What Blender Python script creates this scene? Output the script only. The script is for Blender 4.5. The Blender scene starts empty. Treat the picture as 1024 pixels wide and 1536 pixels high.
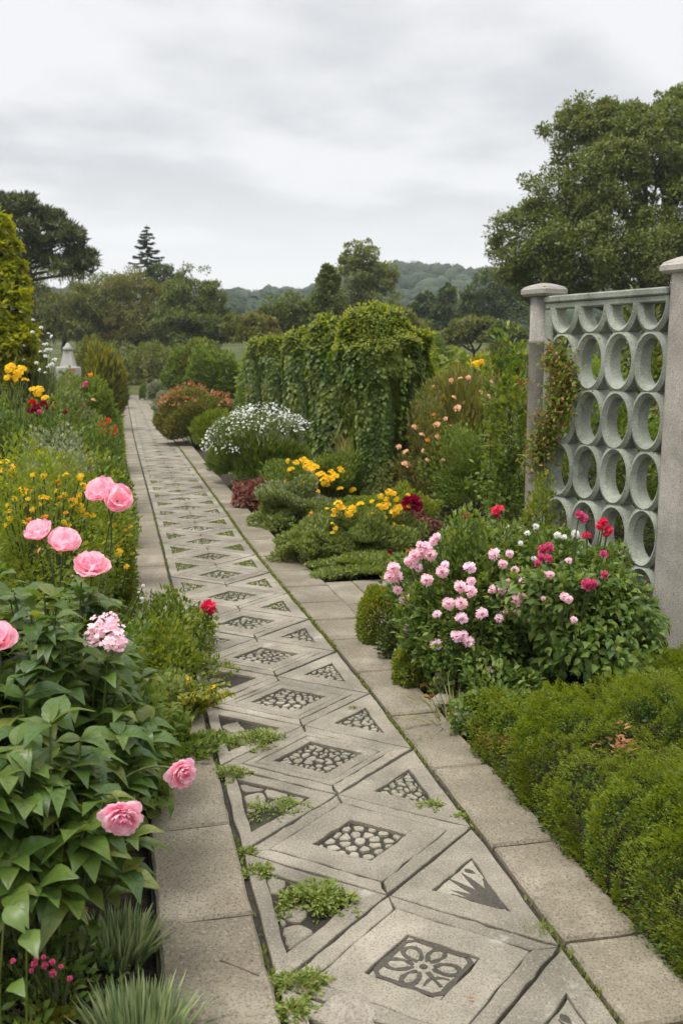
import bpy, math
import numpy as np
from mathutils import Vector

# ------------------------------------------------------------------ camera, sky, sun
sc = bpy.context.scene
COL = sc.collection
R = math.radians
FPX, HCAM, HOR = 1493.3, 1.6, 545.0
PITCH = math.atan((768 - HOR) / FPX)
cam_d = bpy.data.cameras.new('camera')
cam_d.sensor_fit = 'AUTO'; cam_d.sensor_width = 36.0; cam_d.lens = 35.0
cam_d.clip_start = 0.05; cam_d.clip_end = 3000
cam_d.dof.use_dof = True; cam_d.dof.focus_distance = 4.2; cam_d.dof.aperture_fstop = 5.6
cam = bpy.data.objects.new('camera', cam_d); COL.objects.link(cam)
cam.location = (0, 0, HCAM); cam.rotation_euler = (math.pi / 2 - PITCH, 0, 0)
sc.camera = cam
sc.view_settings.view_transform = 'Standard'; sc.view_settings.look = 'None'
sc.view_settings.exposure = 0.82; sc.view_settings.gamma = 1.0
sc.view_settings.use_curve_mapping = False
sc.render.engine = 'CYCLES'
sc.cycles.max_bounces = 8; sc.cycles.diffuse_bounces = 5; sc.cycles.glossy_bounces = 1
sc.cycles.transmission_bounces = 5; sc.cycles.volume_bounces = 3; sc.cycles.transparent_max_bounces = 4
sc.cycles.use_denoising = True

SUN_EL, SUN_AZ = R(68), R(-125)         # overcast: a wide soft sun, nearly overhead, a little left and behind
world = bpy.data.worlds.new('World'); sc.world = world; world.use_nodes = True
wt = world.node_tree; wt.nodes.clear()
def wn(t, **k):
    n = wt.nodes.new(t)
    for a, b in k.items(): setattr(n, a, b)
    return n
wout = wn('ShaderNodeOutputWorld'); wbg = wn('ShaderNodeBackground'); wbg.inputs['Strength'].default_value = 0.1
sky = wn('ShaderNodeTexSky', sky_type='NISHITA', sun_disc=False, sun_elevation=SUN_EL, sun_rotation=SUN_AZ)
tc = wn('ShaderNodeTexCoord'); sep = wn('ShaderNodeSeparateXYZ')
wt.links.new(tc.outputs['Generated'], sep.inputs[0])
zc = wn('ShaderNodeMath', operation='MAXIMUM'); wt.links.new(sep.outputs['Z'], zc.inputs[0]); zc.inputs[1].default_value = 0.0
za = wn('ShaderNodeMath', operation='ADD'); wt.links.new(zc.outputs[0], za.inputs[0]); za.inputs[1].default_value = 0.16
dx_ = wn('ShaderNodeMath', operation='DIVIDE'); wt.links.new(sep.outputs['X'], dx_.inputs[0]); wt.links.new(za.outputs[0], dx_.inputs[1])
dy_ = wn('ShaderNodeMath', operation='DIVIDE'); wt.links.new(sep.outputs['Y'], dy_.inputs[0]); wt.links.new(za.outputs[0], dy_.inputs[1])
cmb = wn('ShaderNodeCombineXYZ'); wt.links.new(dx_.outputs[0], cmb.inputs[0]); wt.links.new(dy_.outputs[0], cmb.inputs[1])
cmb.inputs[2].default_value = 3.1
mp = wn('ShaderNodeMapping'); mp.inputs['Scale'].default_value = (0.95, 1.0, 1); mp.inputs['Rotation'].default_value = (0, 0, R(-14))
mp.inputs['Location'].default_value = (0.35, 0.2, 0)
wt.links.new(cmb.outputs[0], mp.inputs['Vector'])
n1 = wn('ShaderNodeTexNoise'); n1.inputs['Scale'].default_value = 1.3; n1.inputs['Detail'].default_value = 9; n1.inputs['Roughness'].default_value = 0.5
wt.links.new(mp.outputs[0], n1.inputs['Vector'])
cr = wn('ShaderNodeValToRGB'); cr.color_ramp.interpolation = 'EASE'
e = cr.color_ramp.elements
e[0].position = 0.40; e[0].color = (3.95, 4.02, 4.12, 1)
e[1].position = 0.59; e[1].color = (5.35, 5.35, 5.4, 1)
wt.links.new(n1.outputs['Fac'], cr.inputs[0])
# brighter, thinner cloud low over the horizon
hz = wn('ShaderNodeMapRange'); hz.inputs['From Min'].default_value = 0.06; hz.inputs['From Max'].default_value = 0.19
hz.inputs['To Min'].default_value = 0.85; hz.inputs['To Max'].default_value = 0.0; hz.interpolation_type = 'SMOOTHSTEP'
hadd = wn('ShaderNodeMath', operation='MULTIPLY_ADD'); wt.links.new(n1.outputs['Fac'], hadd.inputs[0])
hadd.inputs[1].default_value = 0.12; wt.links.new(sep.outputs['Z'], hadd.inputs[2])
hs = wn('ShaderNodeMath', operation='SUBTRACT'); wt.links.new(hadd.outputs[0], hs.inputs[0]); hs.inputs[1].default_value = 0.06
wt.links.new(hs.outputs[0], hz.inputs['Value'])
mxh = wn('ShaderNodeMixRGB'); wt.links.new(hz.outputs[0], mxh.inputs[0]); wt.links.new(cr.outputs[0], mxh.inputs[1])
mxh.inputs[2].default_value = (5.8, 5.8, 5.75, 1)
mxs = wn('ShaderNodeMixRGB'); mxs.inputs[0].default_value = 0.95
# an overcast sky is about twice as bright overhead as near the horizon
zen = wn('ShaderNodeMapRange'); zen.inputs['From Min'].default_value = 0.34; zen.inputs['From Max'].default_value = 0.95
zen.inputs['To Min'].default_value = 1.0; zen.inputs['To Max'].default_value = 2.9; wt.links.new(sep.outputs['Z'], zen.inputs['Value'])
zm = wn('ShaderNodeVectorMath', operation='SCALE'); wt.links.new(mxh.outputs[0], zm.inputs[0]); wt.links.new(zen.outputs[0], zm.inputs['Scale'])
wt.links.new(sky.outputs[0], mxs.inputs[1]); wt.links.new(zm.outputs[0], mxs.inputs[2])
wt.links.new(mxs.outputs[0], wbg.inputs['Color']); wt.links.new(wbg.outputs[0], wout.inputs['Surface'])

sun_d = bpy.data.lights.new('sun', 'SUN'); sun_d.energy = 1.5; sun_d.angle = R(22); sun_d.color = (1.0, 0.96, 0.9)
sun = bpy.data.objects.new('sun', sun_d); COL.objects.link(sun)
sd = Vector((math.sin(SUN_AZ) * math.cos(SUN_EL), math.cos(SUN_AZ) * math.cos(SUN_EL), math.sin(SUN_EL)))
sun.rotation_euler = sd.to_track_quat('Z', 'Y').to_euler()

# ------------------------------------------------------------------ helpers
rng = np.random.default_rng(7)
def nrm(v): return v / np.maximum(np.linalg.norm(v, axis=-1, keepdims=True), 1e-9)
def rdir(n): return nrm(rng.normal(size=(n, 3)))
UP = np.array([0, 0, 1.0])

def W(x, y, Y):
    """the world point on the photo's ray (x, y) at ground distance Y from the lens"""
    dx, dy = (x - 512) / FPX, (768 - y) / FPX
    d = np.array([dx, math.cos(PITCH) + dy * math.sin(PITCH), -math.sin(PITCH) + dy * math.cos(PITCH)])
    t = Y / d[1]
    return np.array([d[0] * t, Y, HCAM + d[2] * t])
def G(x, y, z=0.0):
    dx, dy = (x - 512) / FPX, (768 - y) / FPX
    d = np.array([dx, math.cos(PITCH) + dy * math.sin(PITCH), -math.sin(PITCH) + dy * math.cos(PITCH)])
    t = (z - HCAM) / d[2]
    return np.array([d[0] * t, d[1] * t, z])
def mpp(Y): return (Y * math.cos(PITCH) + HCAM * 0.9 * math.sin(PITCH)) / FPX      # metres per photo pixel
def spec(x, yb, yt, w):
    """base pixel, top pixel, width in pixels -> centre on the ground, radius, height"""
    b = G(x, yb); r = w * mpp(b[1]) / 2
    Y = b[1] + 0.6 * r
    t = W(x, yt, Y)
    return np.array([t[0], Y, 0.0]), r, max(t[2], 0.05)

class MB:
    def __init__(s): s.V = []; s.F = []; s.n = 0
    def add(s, V, F, mi=0):
        V = np.asarray(V, float).reshape(-1, 3)
        for f in (F if isinstance(F, list) else [F]):
            f = np.asarray(f, int)
            if f.size: s.F.append((f + s.n, mi))
        s.V.append(V); s.n += len(V)
    def mesh(s, name, mats, smooth=True):
        me = bpy.data.meshes.new(name)
        V = np.concatenate(s.V); me.vertices.add(len(V)); me.vertices.foreach_set('co', V.ravel())
        lv = np.concatenate([f.ravel() for f, _ in s.F])
        tot = np.concatenate([np.full(len(f), f.shape[1]) for f, _ in s.F])
        mi = np.concatenate([np.full(len(f), m) for f, m in s.F])
        st = np.concatenate([[0], np.cumsum(tot)[:-1]])
        me.loops.add(len(lv)); me.loops.foreach_set('vertex_index', lv)
        me.polygons.add(len(tot)); me.polygons.foreach_set('loop_start', st)
        me.polygons.foreach_set('loop_total', tot)
        me.polygons.foreach_set('material_index', mi)
        me.polygons.foreach_set('use_smooth', np.full(len(tot), smooth))
        for m in (mats if isinstance(mats, (list, tuple)) else [mats]): me.materials.append(m)
        me.update(calc_edges=True); me.validate()
        return me
    def build(s, name, mats, parent=None, smooth=True):
        return link(name, s.mesh(name, mats, smooth), parent)
def link(name, me, parent=None, loc=None):
    o = bpy.data.objects.new(name, me); COL.objects.link(o)
    if parent: o.parent = parent
    if loc is not None: o.location = loc
    return o
def tag(o, label=None, cat=None, group=None, kind=None):
    if label: o['label'] = label
    if cat: o['category'] = cat
    if group: o['group'] = group
    if kind: o['kind'] = kind
    return o
def empty(name, loc, label, cat, group=None):
    o = bpy.data.objects.new(name, None); COL.objects.link(o); o.location = loc
    o.empty_display_size = 0.1
    return tag(o, label, cat, group)

# ---- leaf and petal templates: along +Y, normal +Z, unit length
T_CARD = (np.array([[0, 0, 0], [.27, .45, .06], [0, 1, -.06], [-.27, .45, .06]]), [np.array([[0, 1, 2, 3]])])
T_NEEDLE = (np.array([[-.05, 0, 0], [.05, 0, 0], [.035, .7, .03], [0, 1, .05], [-.035, .7, .03]]), [np.array([[0, 1, 2, 3, 4]])])
T_LEAF = (np.array([[0, 0, 0], [0, .5, -.03], [0, 1, -.2], [-.2, .22, .04], [-.24, .58, .03], [.2, .22, .04], [.24, .58, .03]]),
          [np.array([[0, 1, 4, 3], [0, 5, 6, 1]]), np.array([[1, 2, 4], [1, 6, 2]])])
T_GRASS = (np.array([[-.10, 0, 0], [.10, 0, 0], [.075, .6, .04], [0, 1, .02], [-.075, .6, .04]]), [np.array([[0, 1, 2, 3, 4]])])
T_ROUND = (np.array([[0, 0, 0], [.3, .2, .06], [.42, .55, .06], [.2, .9, 0], [0, 1, -.06], [-.2, .9, 0], [-.42, .55, .06], [-.3, .2, .06]]),
           [np.array([[0, 1, 2, 3], [0, 3, 4, 5], [0, 5, 6, 7]])])
def big_leaf(droop=.35, fold=.12, wid=.3, wave=.02, nt=7):
    V, F = [], []
    for i in range(nt):
        t = i / (nt - 1)
        w = wid * (math.sin(math.pi * t ** .78) * (1 - .35 * t ** 3) if 0 < t < 1 else 0.02)
        z = .16 * math.sin(t * 2.2) - droop * t * t
        y = t * (1 - .18 * droop * t)
        for j, a in enumerate((-1, -.5, 0, .5, 1)):
            V.append((a * w * (1 + .05 * math.sin(t * 13 + a * 2)), y, z + fold * abs(a) * w / wid * .6 + wave * math.sin(t * 9 + a * 3) * abs(a) - (.012 if a == 0 else 0)))
    for i in range(nt - 1):
        for j in range(4):
            k = i * 5 + j; F.append((k, k + 1, k + 6, k + 5))
    return np.array(V), [np.array(F)]
def ivy_leaf():
    V = [(0, 0, 0), (.28, -.08, .02), (.5, .22, .03), (.3, .42, .03), (.3, .7, 0), (0, 1, -.08), (-.3, .7, 0), (-.3, .42, .03), (-.5, .22, .03), (-.28, -.08, .02), (0, .4, -.04)]
    F = [(0, 1, 2, 10), (2, 3, 4, 10), (4, 5, 6, 10), (6, 7, 8, 10), (8, 9, 0, 10)]
    return np.array(V, float), [np.array(F)]
T_BIG = [big_leaf(.2, .05, .27), big_leaf(.42, .06, .25), big_leaf(.62, .08, .24), big_leaf(.32, .03, .29)]
def leaf_veins(T, nt=7):
    V0 = T[0].reshape(nt, 5, 3); V, F = [], []
    def strip(pts, w):
        pts = np.array(pts); pts[:, 2] += .006; b = len(V)
        for i, p in enumerate(pts):
            t = pts[min(i + 1, len(pts) - 1)] - pts[max(i - 1, 0)]; s = nrm(np.array([-t[1], t[0], 0.])) * w * (1 - .6 * i / (len(pts) - 1)); V.append(p + s); V.append(p - s)
        for i in range(len(pts) - 1): F.append((b + 2 * i, b + 2 * i + 1, b + 2 * i + 3, b + 2 * i + 2))
    strip(V0[:, 2] + [0, 0, .012], .013)
    for i in range(1, nt - 2):
        for j in (0, 4): m = (2 + j) // 2; strip([V0[i, 2] + [0, 0, .012], (V0[i, m] + V0[i + 1, m]) / 2, V0[i + 1, j] * .97 + V0[i + 1, 2] * .03], .007)
    return np.array(V), [np.array(F)]
T_VEIN = [leaf_veins(t) for t in T_BIG]
T_MED = [big_leaf(.25, .1, .3, .01, 4), big_leaf(.5, .1, .27, .01, 4)]
T_IVY = ivy_leaf()

def scatter(mb, T, P, D, N, S, mi=0):
    P, D, N = np.asarray(P, float), nrm(np.asarray(D, float)), np.asarray(N, float)
    n = len(P)
    if n == 0: return
    S = np.broadcast_to(np.asarray(S, float), (n,))
    X = np.cross(D, N); bad = np.linalg.norm(X, axis=1) < 1e-4
    X[bad] = np.cross(D[bad], np.array([.3, .5, .8])); X = nrm(X); Z = np.cross(X, D)
    V0, F0 = T; k = len(V0)
    V = P[:, None] + S[:, None, None] * (V0[None, :, 0:1] * X[:, None] + V0[None, :, 1:2] * D[:, None] + V0[None, :, 2:3] * Z[:, None])
    off = (np.arange(n) * k)[:, None, None]
    mb.add(V.reshape(-1, 3), [(f[None] + off).reshape(-1, f.shape[1]) for f in F0], mi)

def tube(mb, pts, r0, r1, sides=5, mi=0, cap=False):
    pts = np.asarray(pts, float); m = len(pts)
    t = np.gradient(pts, axis=0); t = nrm(t)
    ref = np.array([.31, .2, .93]) if abs(t[0][2]) < .9 else np.array([1, .1, 0.])
    x = nrm(np.cross(t, ref)); y = np.cross(t, x)
    a = np.linspace(0, 2 * math.pi, sides, endpoint=False)
    rr = np.linspace(r0, r1, m)[:, None, None]
    V = pts[:, None] + rr * (np.cos(a)[None, :, None] * x[:, None] + np.sin(a)[None, :, None] * y[:, None])
    i = np.arange(m - 1)[:, None] * sides; j = np.arange(sides)[None]; j2 = (j + 1) % sides
    F = np.stack([i + j, i + j2, i + sides + j2, i + sides + j], -1).reshape(-1, 4)
    fs = [F]
    if cap: fs.append(np.arange((m - 1) * sides, m * sides)[None])
    mb.add(V.reshape(-1, 3), fs, mi)
def curve(a, b, bend=0.1, n=6):
    a, b = np.asarray(a, float), np.asarray(b, float); L = np.linalg.norm(b - a)
    k = rng.normal(size=3) * bend * L; t = np.linspace(0, 1, n)[:, None]
    return a + (b - a) * t + k * (t * (1 - t)) * 2
def lumpf(D, amp=.2, freq=4, k=10):
    o = np.zeros(len(D))
    for _ in range(k):
        w = rng.normal(size=3) * freq; o += np.cos(D @ w + rng.uniform(0, 6.3))
    return amp * o / math.sqrt(k / 2)

# ------------------------------------------------------------------ materials
def mat(name):
    m = bpy.data.materials.new(name); m.use_nodes = True
    nt = m.node_tree; nt.nodes.clear()
    def N(t, **k):
        n = nt.nodes.new(t)
        for a, b in k.items(): setattr(n, a, b)
        return n
    return m, nt, N, nt.links.new
def ramp(N, stops, interp='LINEAR'):
    r = N('ShaderNodeValToRGB'); r.color_ramp.interpolation = interp; el = r.color_ramp.elements
    while len(el) < len(stops): el.new(.5)
    for q, (p, c) in zip(el, stops): q.position = p; q.color = (*c, 1)
    return r
LEAFK = np.array([2.85, 2.45, 1.35])        # overall leaf reflectance
lum_ = lambda c: .25 * c[0] + .65 * c[1] + .1 * c[2]
def leaf_mat(name, cols, rough=.5, trans=.3, patch=None, patch_scale=3., spec_=.35):
    m, nt, N, L = mat(name)
    out = N('ShaderNodeOutputMaterial'); bs = N('ShaderNodeBsdfPrincipled'); tr = N('ShaderNodeBsdfTranslucent'); mx = N('ShaderNodeMixShader')
    geo = N('ShaderNodeNewGeometry'); n = len(cols)
    if not name.startswith(('petal', 'leaf_forest')): cols = [tuple(np.minimum(np.array(c) * (LEAFK if lum_(c) < .09 else LEAFK ** .45), .42)) for c in cols]
    if not name.startswith(('petal', 'leaf_forest')): patch = patch and tuple(np.array(patch) * LEAFK ** .7)
    r = ramp(N, [(i / (n - 1), c) for i, c in enumerate(cols)])
    L(geo.outputs['Random Per Island'], r.inputs[0]); col = r.outputs[0]
    if patch:
        no = N('ShaderNodeTexNoise'); no.inputs['Scale'].default_value = patch_scale; no.inputs['Detail'].default_value = 2
        L(geo.outputs['Position'], no.inputs['Vector'])
        rr = ramp(N, [(.45, (0, 0, 0)), (.68, (1, 1, 1))]); L(no.outputs['Fac'], rr.inputs[0])
        mc = N('ShaderNodeMixRGB'); L(rr.outputs[0], mc.inputs[0]); L(col, mc.inputs[1]); mc.inputs[2].default_value = (*patch, 1); col = mc.outputs[0]
    L(col, bs.inputs['Base Color']); bs.inputs['Roughness'].default_value = rough; bs.inputs['Specular IOR Level'].default_value = spec_
    hs_ = N('ShaderNodeHueSaturation'); hs_.inputs['Value'].default_value = 1.5; hs_.inputs['Saturation'].default_value = 1.1; hs_.inputs['Hue'].default_value = .5 if name.startswith('petal') else .488
    L(col, hs_.inputs['Color']); L(hs_.outputs[0], tr.inputs['Color'])
    mx.inputs[0].default_value = min(.5, trans * 1.4); L(bs.outputs[0], mx.inputs[1]); L(tr.outputs[0], mx.inputs[2]); L(mx.outputs[0], out.inputs[0])
    return m
def petal_mat(name, cols, trans=.3):
    return leaf_mat(name, cols, .55, trans, tuple(c * .6 + .35 for c in cols[-1]) if 'pink' in name or 'peony' in name else None, 55, .25)
def stone_mat(name, base, dark, light, grain=260., lichen=None, bump=.25, rough=.9, stain=.5, bscale=3.0, moss=None, streak=False):
    m, nt, N, L = mat(name)
    out = N('ShaderNodeOutputMaterial'); bs = N('ShaderNodeBsdfPrincipled'); geo = N('ShaderNodeNewGeometry')
    def noise(s, d=4, ro=.55):
        q = N('ShaderNodeTexNoise'); q.inputs['Scale'].default_value = s; q.inputs['Detail'].default_value = d; q.inputs['Roughness'].default_value = ro
        L(geo.outputs['Position'], q.inputs['Vector']); return q
    def mix(fac, a, b, bt='MIX'):
        q = N('ShaderNodeMixRGB', blend_type=bt)
        for i, v in enumerate((fac, a, b)):
            if hasattr(v, 'links'): L(v, q.inputs[i])
            elif i == 0: q.inputs[0].default_value = v
            else: q.inputs[i].default_value = (*v, 1)
        return q.outputs[0]
    nb = noise(bscale, 6, .6); rb = ramp(N, [(.3, tuple(c * (1 - stain * .5) for c in base)), (.52, base), (.75, light)]); L(nb.outputs['Fac'], rb.inputs[0])
    rnd = N('ShaderNodeMapRange'); L(geo.outputs['Random Per Island'], rnd.inputs['Value']); rnd.inputs['To Min'].default_value = .84; rnd.inputs['To Max'].default_value = 1.1
    vm = N('ShaderNodeVectorMath', operation='SCALE'); L(rb.outputs[0], vm.inputs[0]); L(rnd.outputs[0], vm.inputs['Scale'])
    ng = noise(grain, 2, .7); rg = ramp(N, [(.36, (1, 1, 1)), (.5, (0, 0, 0))]); L(ng.outputs['Fac'], rg.inputs[0])
    c = mix(.0, vm.outputs[0], dark); c = None
    fs = N('ShaderNodeMath', operation='MULTIPLY'); L(rg.outputs[0], fs.inputs[0]); fs.inputs[1].default_value = .62
    c = mix(fs.outputs[0], vm.outputs[0], dark)
    ng2 = noise(grain * .6, 2, .7); rg2 = ramp(N, [(.56, (0, 0, 0)), (.68, (1, 1, 1))]); L(ng2.outputs['Fac'], rg2.inputs[0])
    f2 = N('ShaderNodeMath', operation='MULTIPLY'); L(rg2.outputs[0], f2.inputs[0]); f2.inputs[1].default_value = .45
    c = mix(f2.outputs[0], c, light)
    nd = noise(11, 5, .7)
    if streak:
        mpg = N('ShaderNodeMapping'); mpg.inputs['Scale'].default_value = (1.6, 1.6, .16); L(geo.outputs['Position'], mpg.inputs['Vector']); L(mpg.outputs[0], nd.inputs['Vector'])
    rd = ramp(N, [(.58, (0, 0, 0)), (.72, (1, 1, 1))]); L(nd.outputs['Fac'], rd.inputs[0])
    f3 = N('ShaderNodeMath', operation='MULTIPLY'); L(rd.outputs[0], f3.inputs[0]); f3.inputs[1].default_value = stain * .6
    c = mix(f3.outputs[0], c, tuple(.45 * b for b in base))
    if lichen:
        nl = noise(5.5, 8, .7); rl = ramp(N, [(.6, (0, 0, 0)), (.7, (1, 1, 1))]); L(nl.outputs['Fac'], rl.inputs[0])
        f4 = N('ShaderNodeMath', operation='MULTIPLY'); L(rl.outputs[0], f4.inputs[0]); f4.inputs[1].default_value = .55
        c = mix(f4.outputs[0], c, lichen)
    if moss:
        nm = noise(2.2, 6, .7); rm = ramp(N, [(.53, (0, 0, 0)), (.66, (1, 1, 1))]); L(nm.outputs['Fac'], rm.inputs[0])
        c = mix(rm.outputs[0], c, moss)
    L(c, bs.inputs['Base Color']); bs.inputs['Roughness'].default_value = rough; bs.inputs['Specular IOR Level'].default_value = .25
    bm1 = N('ShaderNodeBump'); bm1.inputs['Strength'].default_value = bump; bm1.inputs['Distance'].default_value = .004
    ad = N('ShaderNodeMath', operation='ADD'); L(ng.outputs['Fac'], ad.inputs[0])
    nn = noise(38, 5, .7); L(nn.outputs['Fac'], ad.inputs[1]); L(ad.outputs[0], bm1.inputs['Height'])
    L(bm1.outputs[0], bs.inputs['Normal']); L(bs.outputs[0], out.inputs[0])
    return m
M = {}
M['kerb'] = stone_mat('kerb_concrete', (.212, .182, .131), (.05, .043, .03), (.355, .312, .236), 135, None, .6, stain=.45)
M['mosaic'] = stone_mat('mosaic_stone', (.25, .223, .172), (.075, .065, .049), (.37, .332, .262), 170, (.47, .46, .39), .45, stain=.8)
M['pebble'] = stone_mat('pebble_stone', (.27, .245, .19), (.08, .07, .052), (.42, .385, .31), 160, None, .4, stain=.5)
M['rubble'] = stone_mat('rubble_stone', (.27, .235, .19), (.10, .09, .07), (.40, .36, .3), 120, None, .8, stain=.6)
M['inlay'] = stone_mat('dark_inlay', (.075, .066, .052), (.03, .027, .02), (.12, .105, .085), 150, None, .5)
M['joint'] = stone_mat('joint_earth', (.038, .032, .024), (.016, .014, .01), (.062, .055, .042), 120, None, .6, moss=(.06, .075, .022))
M['fence'] = stone_mat('fence_concrete', (.31, .33, .27), (.13, .135, .105), (.42, .44, .375), 120, (.30, .36, .26), .3, stain=.8, bscale=5, streak=True)
M['post'] = stone_mat('post_concrete', (.39, .36, .31), (.13, .12, .10), (.52, .48, .42), 150, (.30, .31, .25), .6, stain=.85, bscale=4, streak=True)
M['white'] = stone_mat('white_stone', (.40, .385, .345), (.2, .19, .17), (.5, .48, .44), 60, None, .2)
M['bark'] = stone_mat('bark', (.085, .07, .052), (.03, .024, .018), (.14, .12, .095), 25, None, 1.)
M['stem'] = stone_mat('green_stem', (.09, .12, .04), (.05, .06, .02), (.13, .16, .06), 60, None, .1)
M['twig'] = stone_mat('brown_twig', (.13, .09, .06), (.05, .04, .025), (.2, .15, .1), 60, None, .2)
def soil_mat():
    m, nt, N, L = mat('soil'); out = N('ShaderNodeOutputMaterial'); bs = N('ShaderNodeBsdfPrincipled'); geo = N('ShaderNodeNewGeometry')
    a = N('ShaderNodeTexNoise'); a.inputs['Scale'].default_value = 34; a.inputs['Detail'].default_value = 8; a.inputs['Roughness'].default_value = .7
    L(geo.outputs['Position'], a.inputs['Vector'])
    r = ramp(N, [(.3, (.012, .009, .007)), (.5, (.04, .03, .021)), (.66, (.085, .064, .044)), (.75, (.16, .12, .085))]); L(a.outputs['Fac'], r.inputs[0])
    # far beyond the garden the bare ground is meadow grass
    sp = N('ShaderNodeSeparateXYZ'); L(geo.outputs['Position'], sp.inputs[0])
    mr = N('ShaderNodeMapRange'); L(sp.outputs['Y'], mr.inputs['Value']); mr.inputs['From Min'].default_value = 16; mr.inputs['From Max'].default_value = 24
    b = N('ShaderNodeTexNoise'); b.inputs['Scale'].default_value = .35; b.inputs['Detail'].default_value = 8; L(geo.outputs['Position'], b.inputs['Vector'])
    rb = ramp(N, [(.35, (.03, .045, .012)), (.55, (.075, .085, .025)), (.72, (.13, .11, .045))]); L(b.outputs['Fac'], rb.inputs[0])
    mx = N('ShaderNodeMixRGB'); L(mr.outputs[0], mx.inputs[0]); L(r.outputs[0], mx.inputs[1]); L(rb.outputs[0], mx.inputs[2])
    L(mx.outputs[0], bs.inputs['Base Color']); bs.inputs['Roughness'].default_value = .95; bs.inputs['Specular IOR Level'].default_value = .15
    bp = N('ShaderNodeBump'); bp.inputs['Strength'].default_value = 1; bp.inputs['Distance'].default_value = .03; L(a.outputs['Fac'], bp.inputs['Height']); L(bp.outputs[0], bs.inputs['Normal'])
    L(bs.outputs[0], out.inputs[0]); return m
M['soil'] = soil_mat()
LM = {
 'broad':   leaf_mat('leaf_broad', [(.016, .030, .010), (.038, .058, .016), (.075, .095, .028)], .5, .22, (.075, .095, .03), .5),
 'pale':    leaf_mat('leaf_pale', [(.05, .07, .025), (.09, .115, .04), (.14, .16, .06)], .5, .3),
 'cedar':   leaf_mat('leaf_cedar', [(.010, .018, .008), (.024, .036, .014), (.045, .055, .022)], .6, .1),
 'spruce':  leaf_mat('leaf_spruce', [(.010, .022, .014), (.022, .04, .024), (.035, .055, .034)], .6, .1),
 'olive':   leaf_mat('leaf_olive', [(.026, .036, .010), (.054, .066, .016), (.092, .102, .026)], .55, .25, (.085, .088, .026), .4),
 'round':   leaf_mat('leaf_round', [(.018, .034, .008), (.042, .064, .014), (.085, .105, .025)], .5, .22),
 'willow':  leaf_mat('leaf_willow', [(.026, .038, .011), (.046, .06, .018), (.075, .088, .028)], .55, .25),
 'dark':    leaf_mat('leaf_dark', [(.010, .02, .008), (.022, .038, .012), (.04, .058, .018)], .55, .15),
 'golden':  leaf_mat('leaf_golden', [(.07, .10, .012), (.14, .17, .02), (.25, .25, .03)], .5, .35),
 'forest':  leaf_mat('leaf_forest', [(.013, .028, .012), (.028, .050, .018), (.05, .075, .025)], .7, .1),
 'vine':    leaf_mat('leaf_vine', [(.020, .042, .010), (.042, .075, .018), (.085, .125, .028)], .42, .28, (.10, .135, .03), 2.),
 'vinetip': leaf_mat('leaf_vine_tip', [(.09, .13, .02), (.15, .18, .03), (.2, .21, .045)], .45, .35),
 'peony':   leaf_mat('leaf_peony', [(.013, .034, .012), (.026, .060, .018), (.045, .082, .022), (.075, .118, .028), (.14, .16, .04)], .38, .28, (.04, .08, .02), 9., .55),
 'vein':    leaf_mat('leaf_vein', [(.05, .085, .03), (.075, .115, .04), (.10, .145, .05)], .5, .25),
 'shrub':   leaf_mat('leaf_shrub', [(.022, .046, .012), (.05, .085, .02), (.095, .13, .035)], .5, .28),
 'fresh':   leaf_mat('leaf_fresh', [(.05, .085, .015), (.09, .13, .02), (.15, .18, .035)], .5, .32),
 'lime':    leaf_mat('leaf_lime', [(.09, .12, .015), (.15, .17, .02), (.24, .23, .03)], .5, .32),
 'grey':    leaf_mat('leaf_grey', [(.085, .105, .075), (.14, .165, .12), (.21, .235, .18)], .65, .2),
 'sage':    leaf_mat('leaf_sage', [(.04, .064, .024), (.072, .102, .038), (.12, .15, .062)], .6, .22),
 'lav':     leaf_mat('leaf_lavender', [(.075, .12, .065), (.14, .195, .11), (.24, .29, .18)], .6, .2),
 'juniper': leaf_mat('leaf_juniper', [(.034, .062, .006), (.070, .106, .009), (.125, .162, .016)], .55, .25, (.08, .105, .016), 4.),
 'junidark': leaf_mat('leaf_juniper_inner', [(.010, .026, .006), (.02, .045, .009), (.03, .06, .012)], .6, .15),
 'purple':  leaf_mat('leaf_purple', [(.05, .022, .028), (.10, .05, .055), (.16, .09, .09)], .5, .2),
 'redtop':  leaf_mat('leaf_redtop', [(.13, .06, .035), (.20, .085, .05), (.25, .15, .09)], .6, .25),
 'brown':   leaf_mat('leaf_brown', [(.05, .03, .018), (.11, .065, .035), (.2, .13, .075)], .7, .15),
 'rose':    leaf_mat('leaf_rose', [(.018, .042, .013), (.038, .07, .02), (.07, .105, .032)], .45, .25),
 'moss':    leaf_mat('leaf_moss', [(.045, .07, .014), (.09, .12, .025), (.15, .17, .05)], .7, .2),
 'weed':    leaf_mat('leaf_weed', [(.05, .085, .02), (.10, .14, .035), (.19, .22, .08)], .6, .25),
 'meadow':  leaf_mat('leaf_meadow', [(.05, .065, .018), (.09, .10, .03), (.15, .14, .055)], .6, .3),
 'sedge':   leaf_mat('leaf_sedge', [(.03, .05, .02), (.08, .10, .045), (.2, .21, .13)], .5, .2),
}
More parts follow.
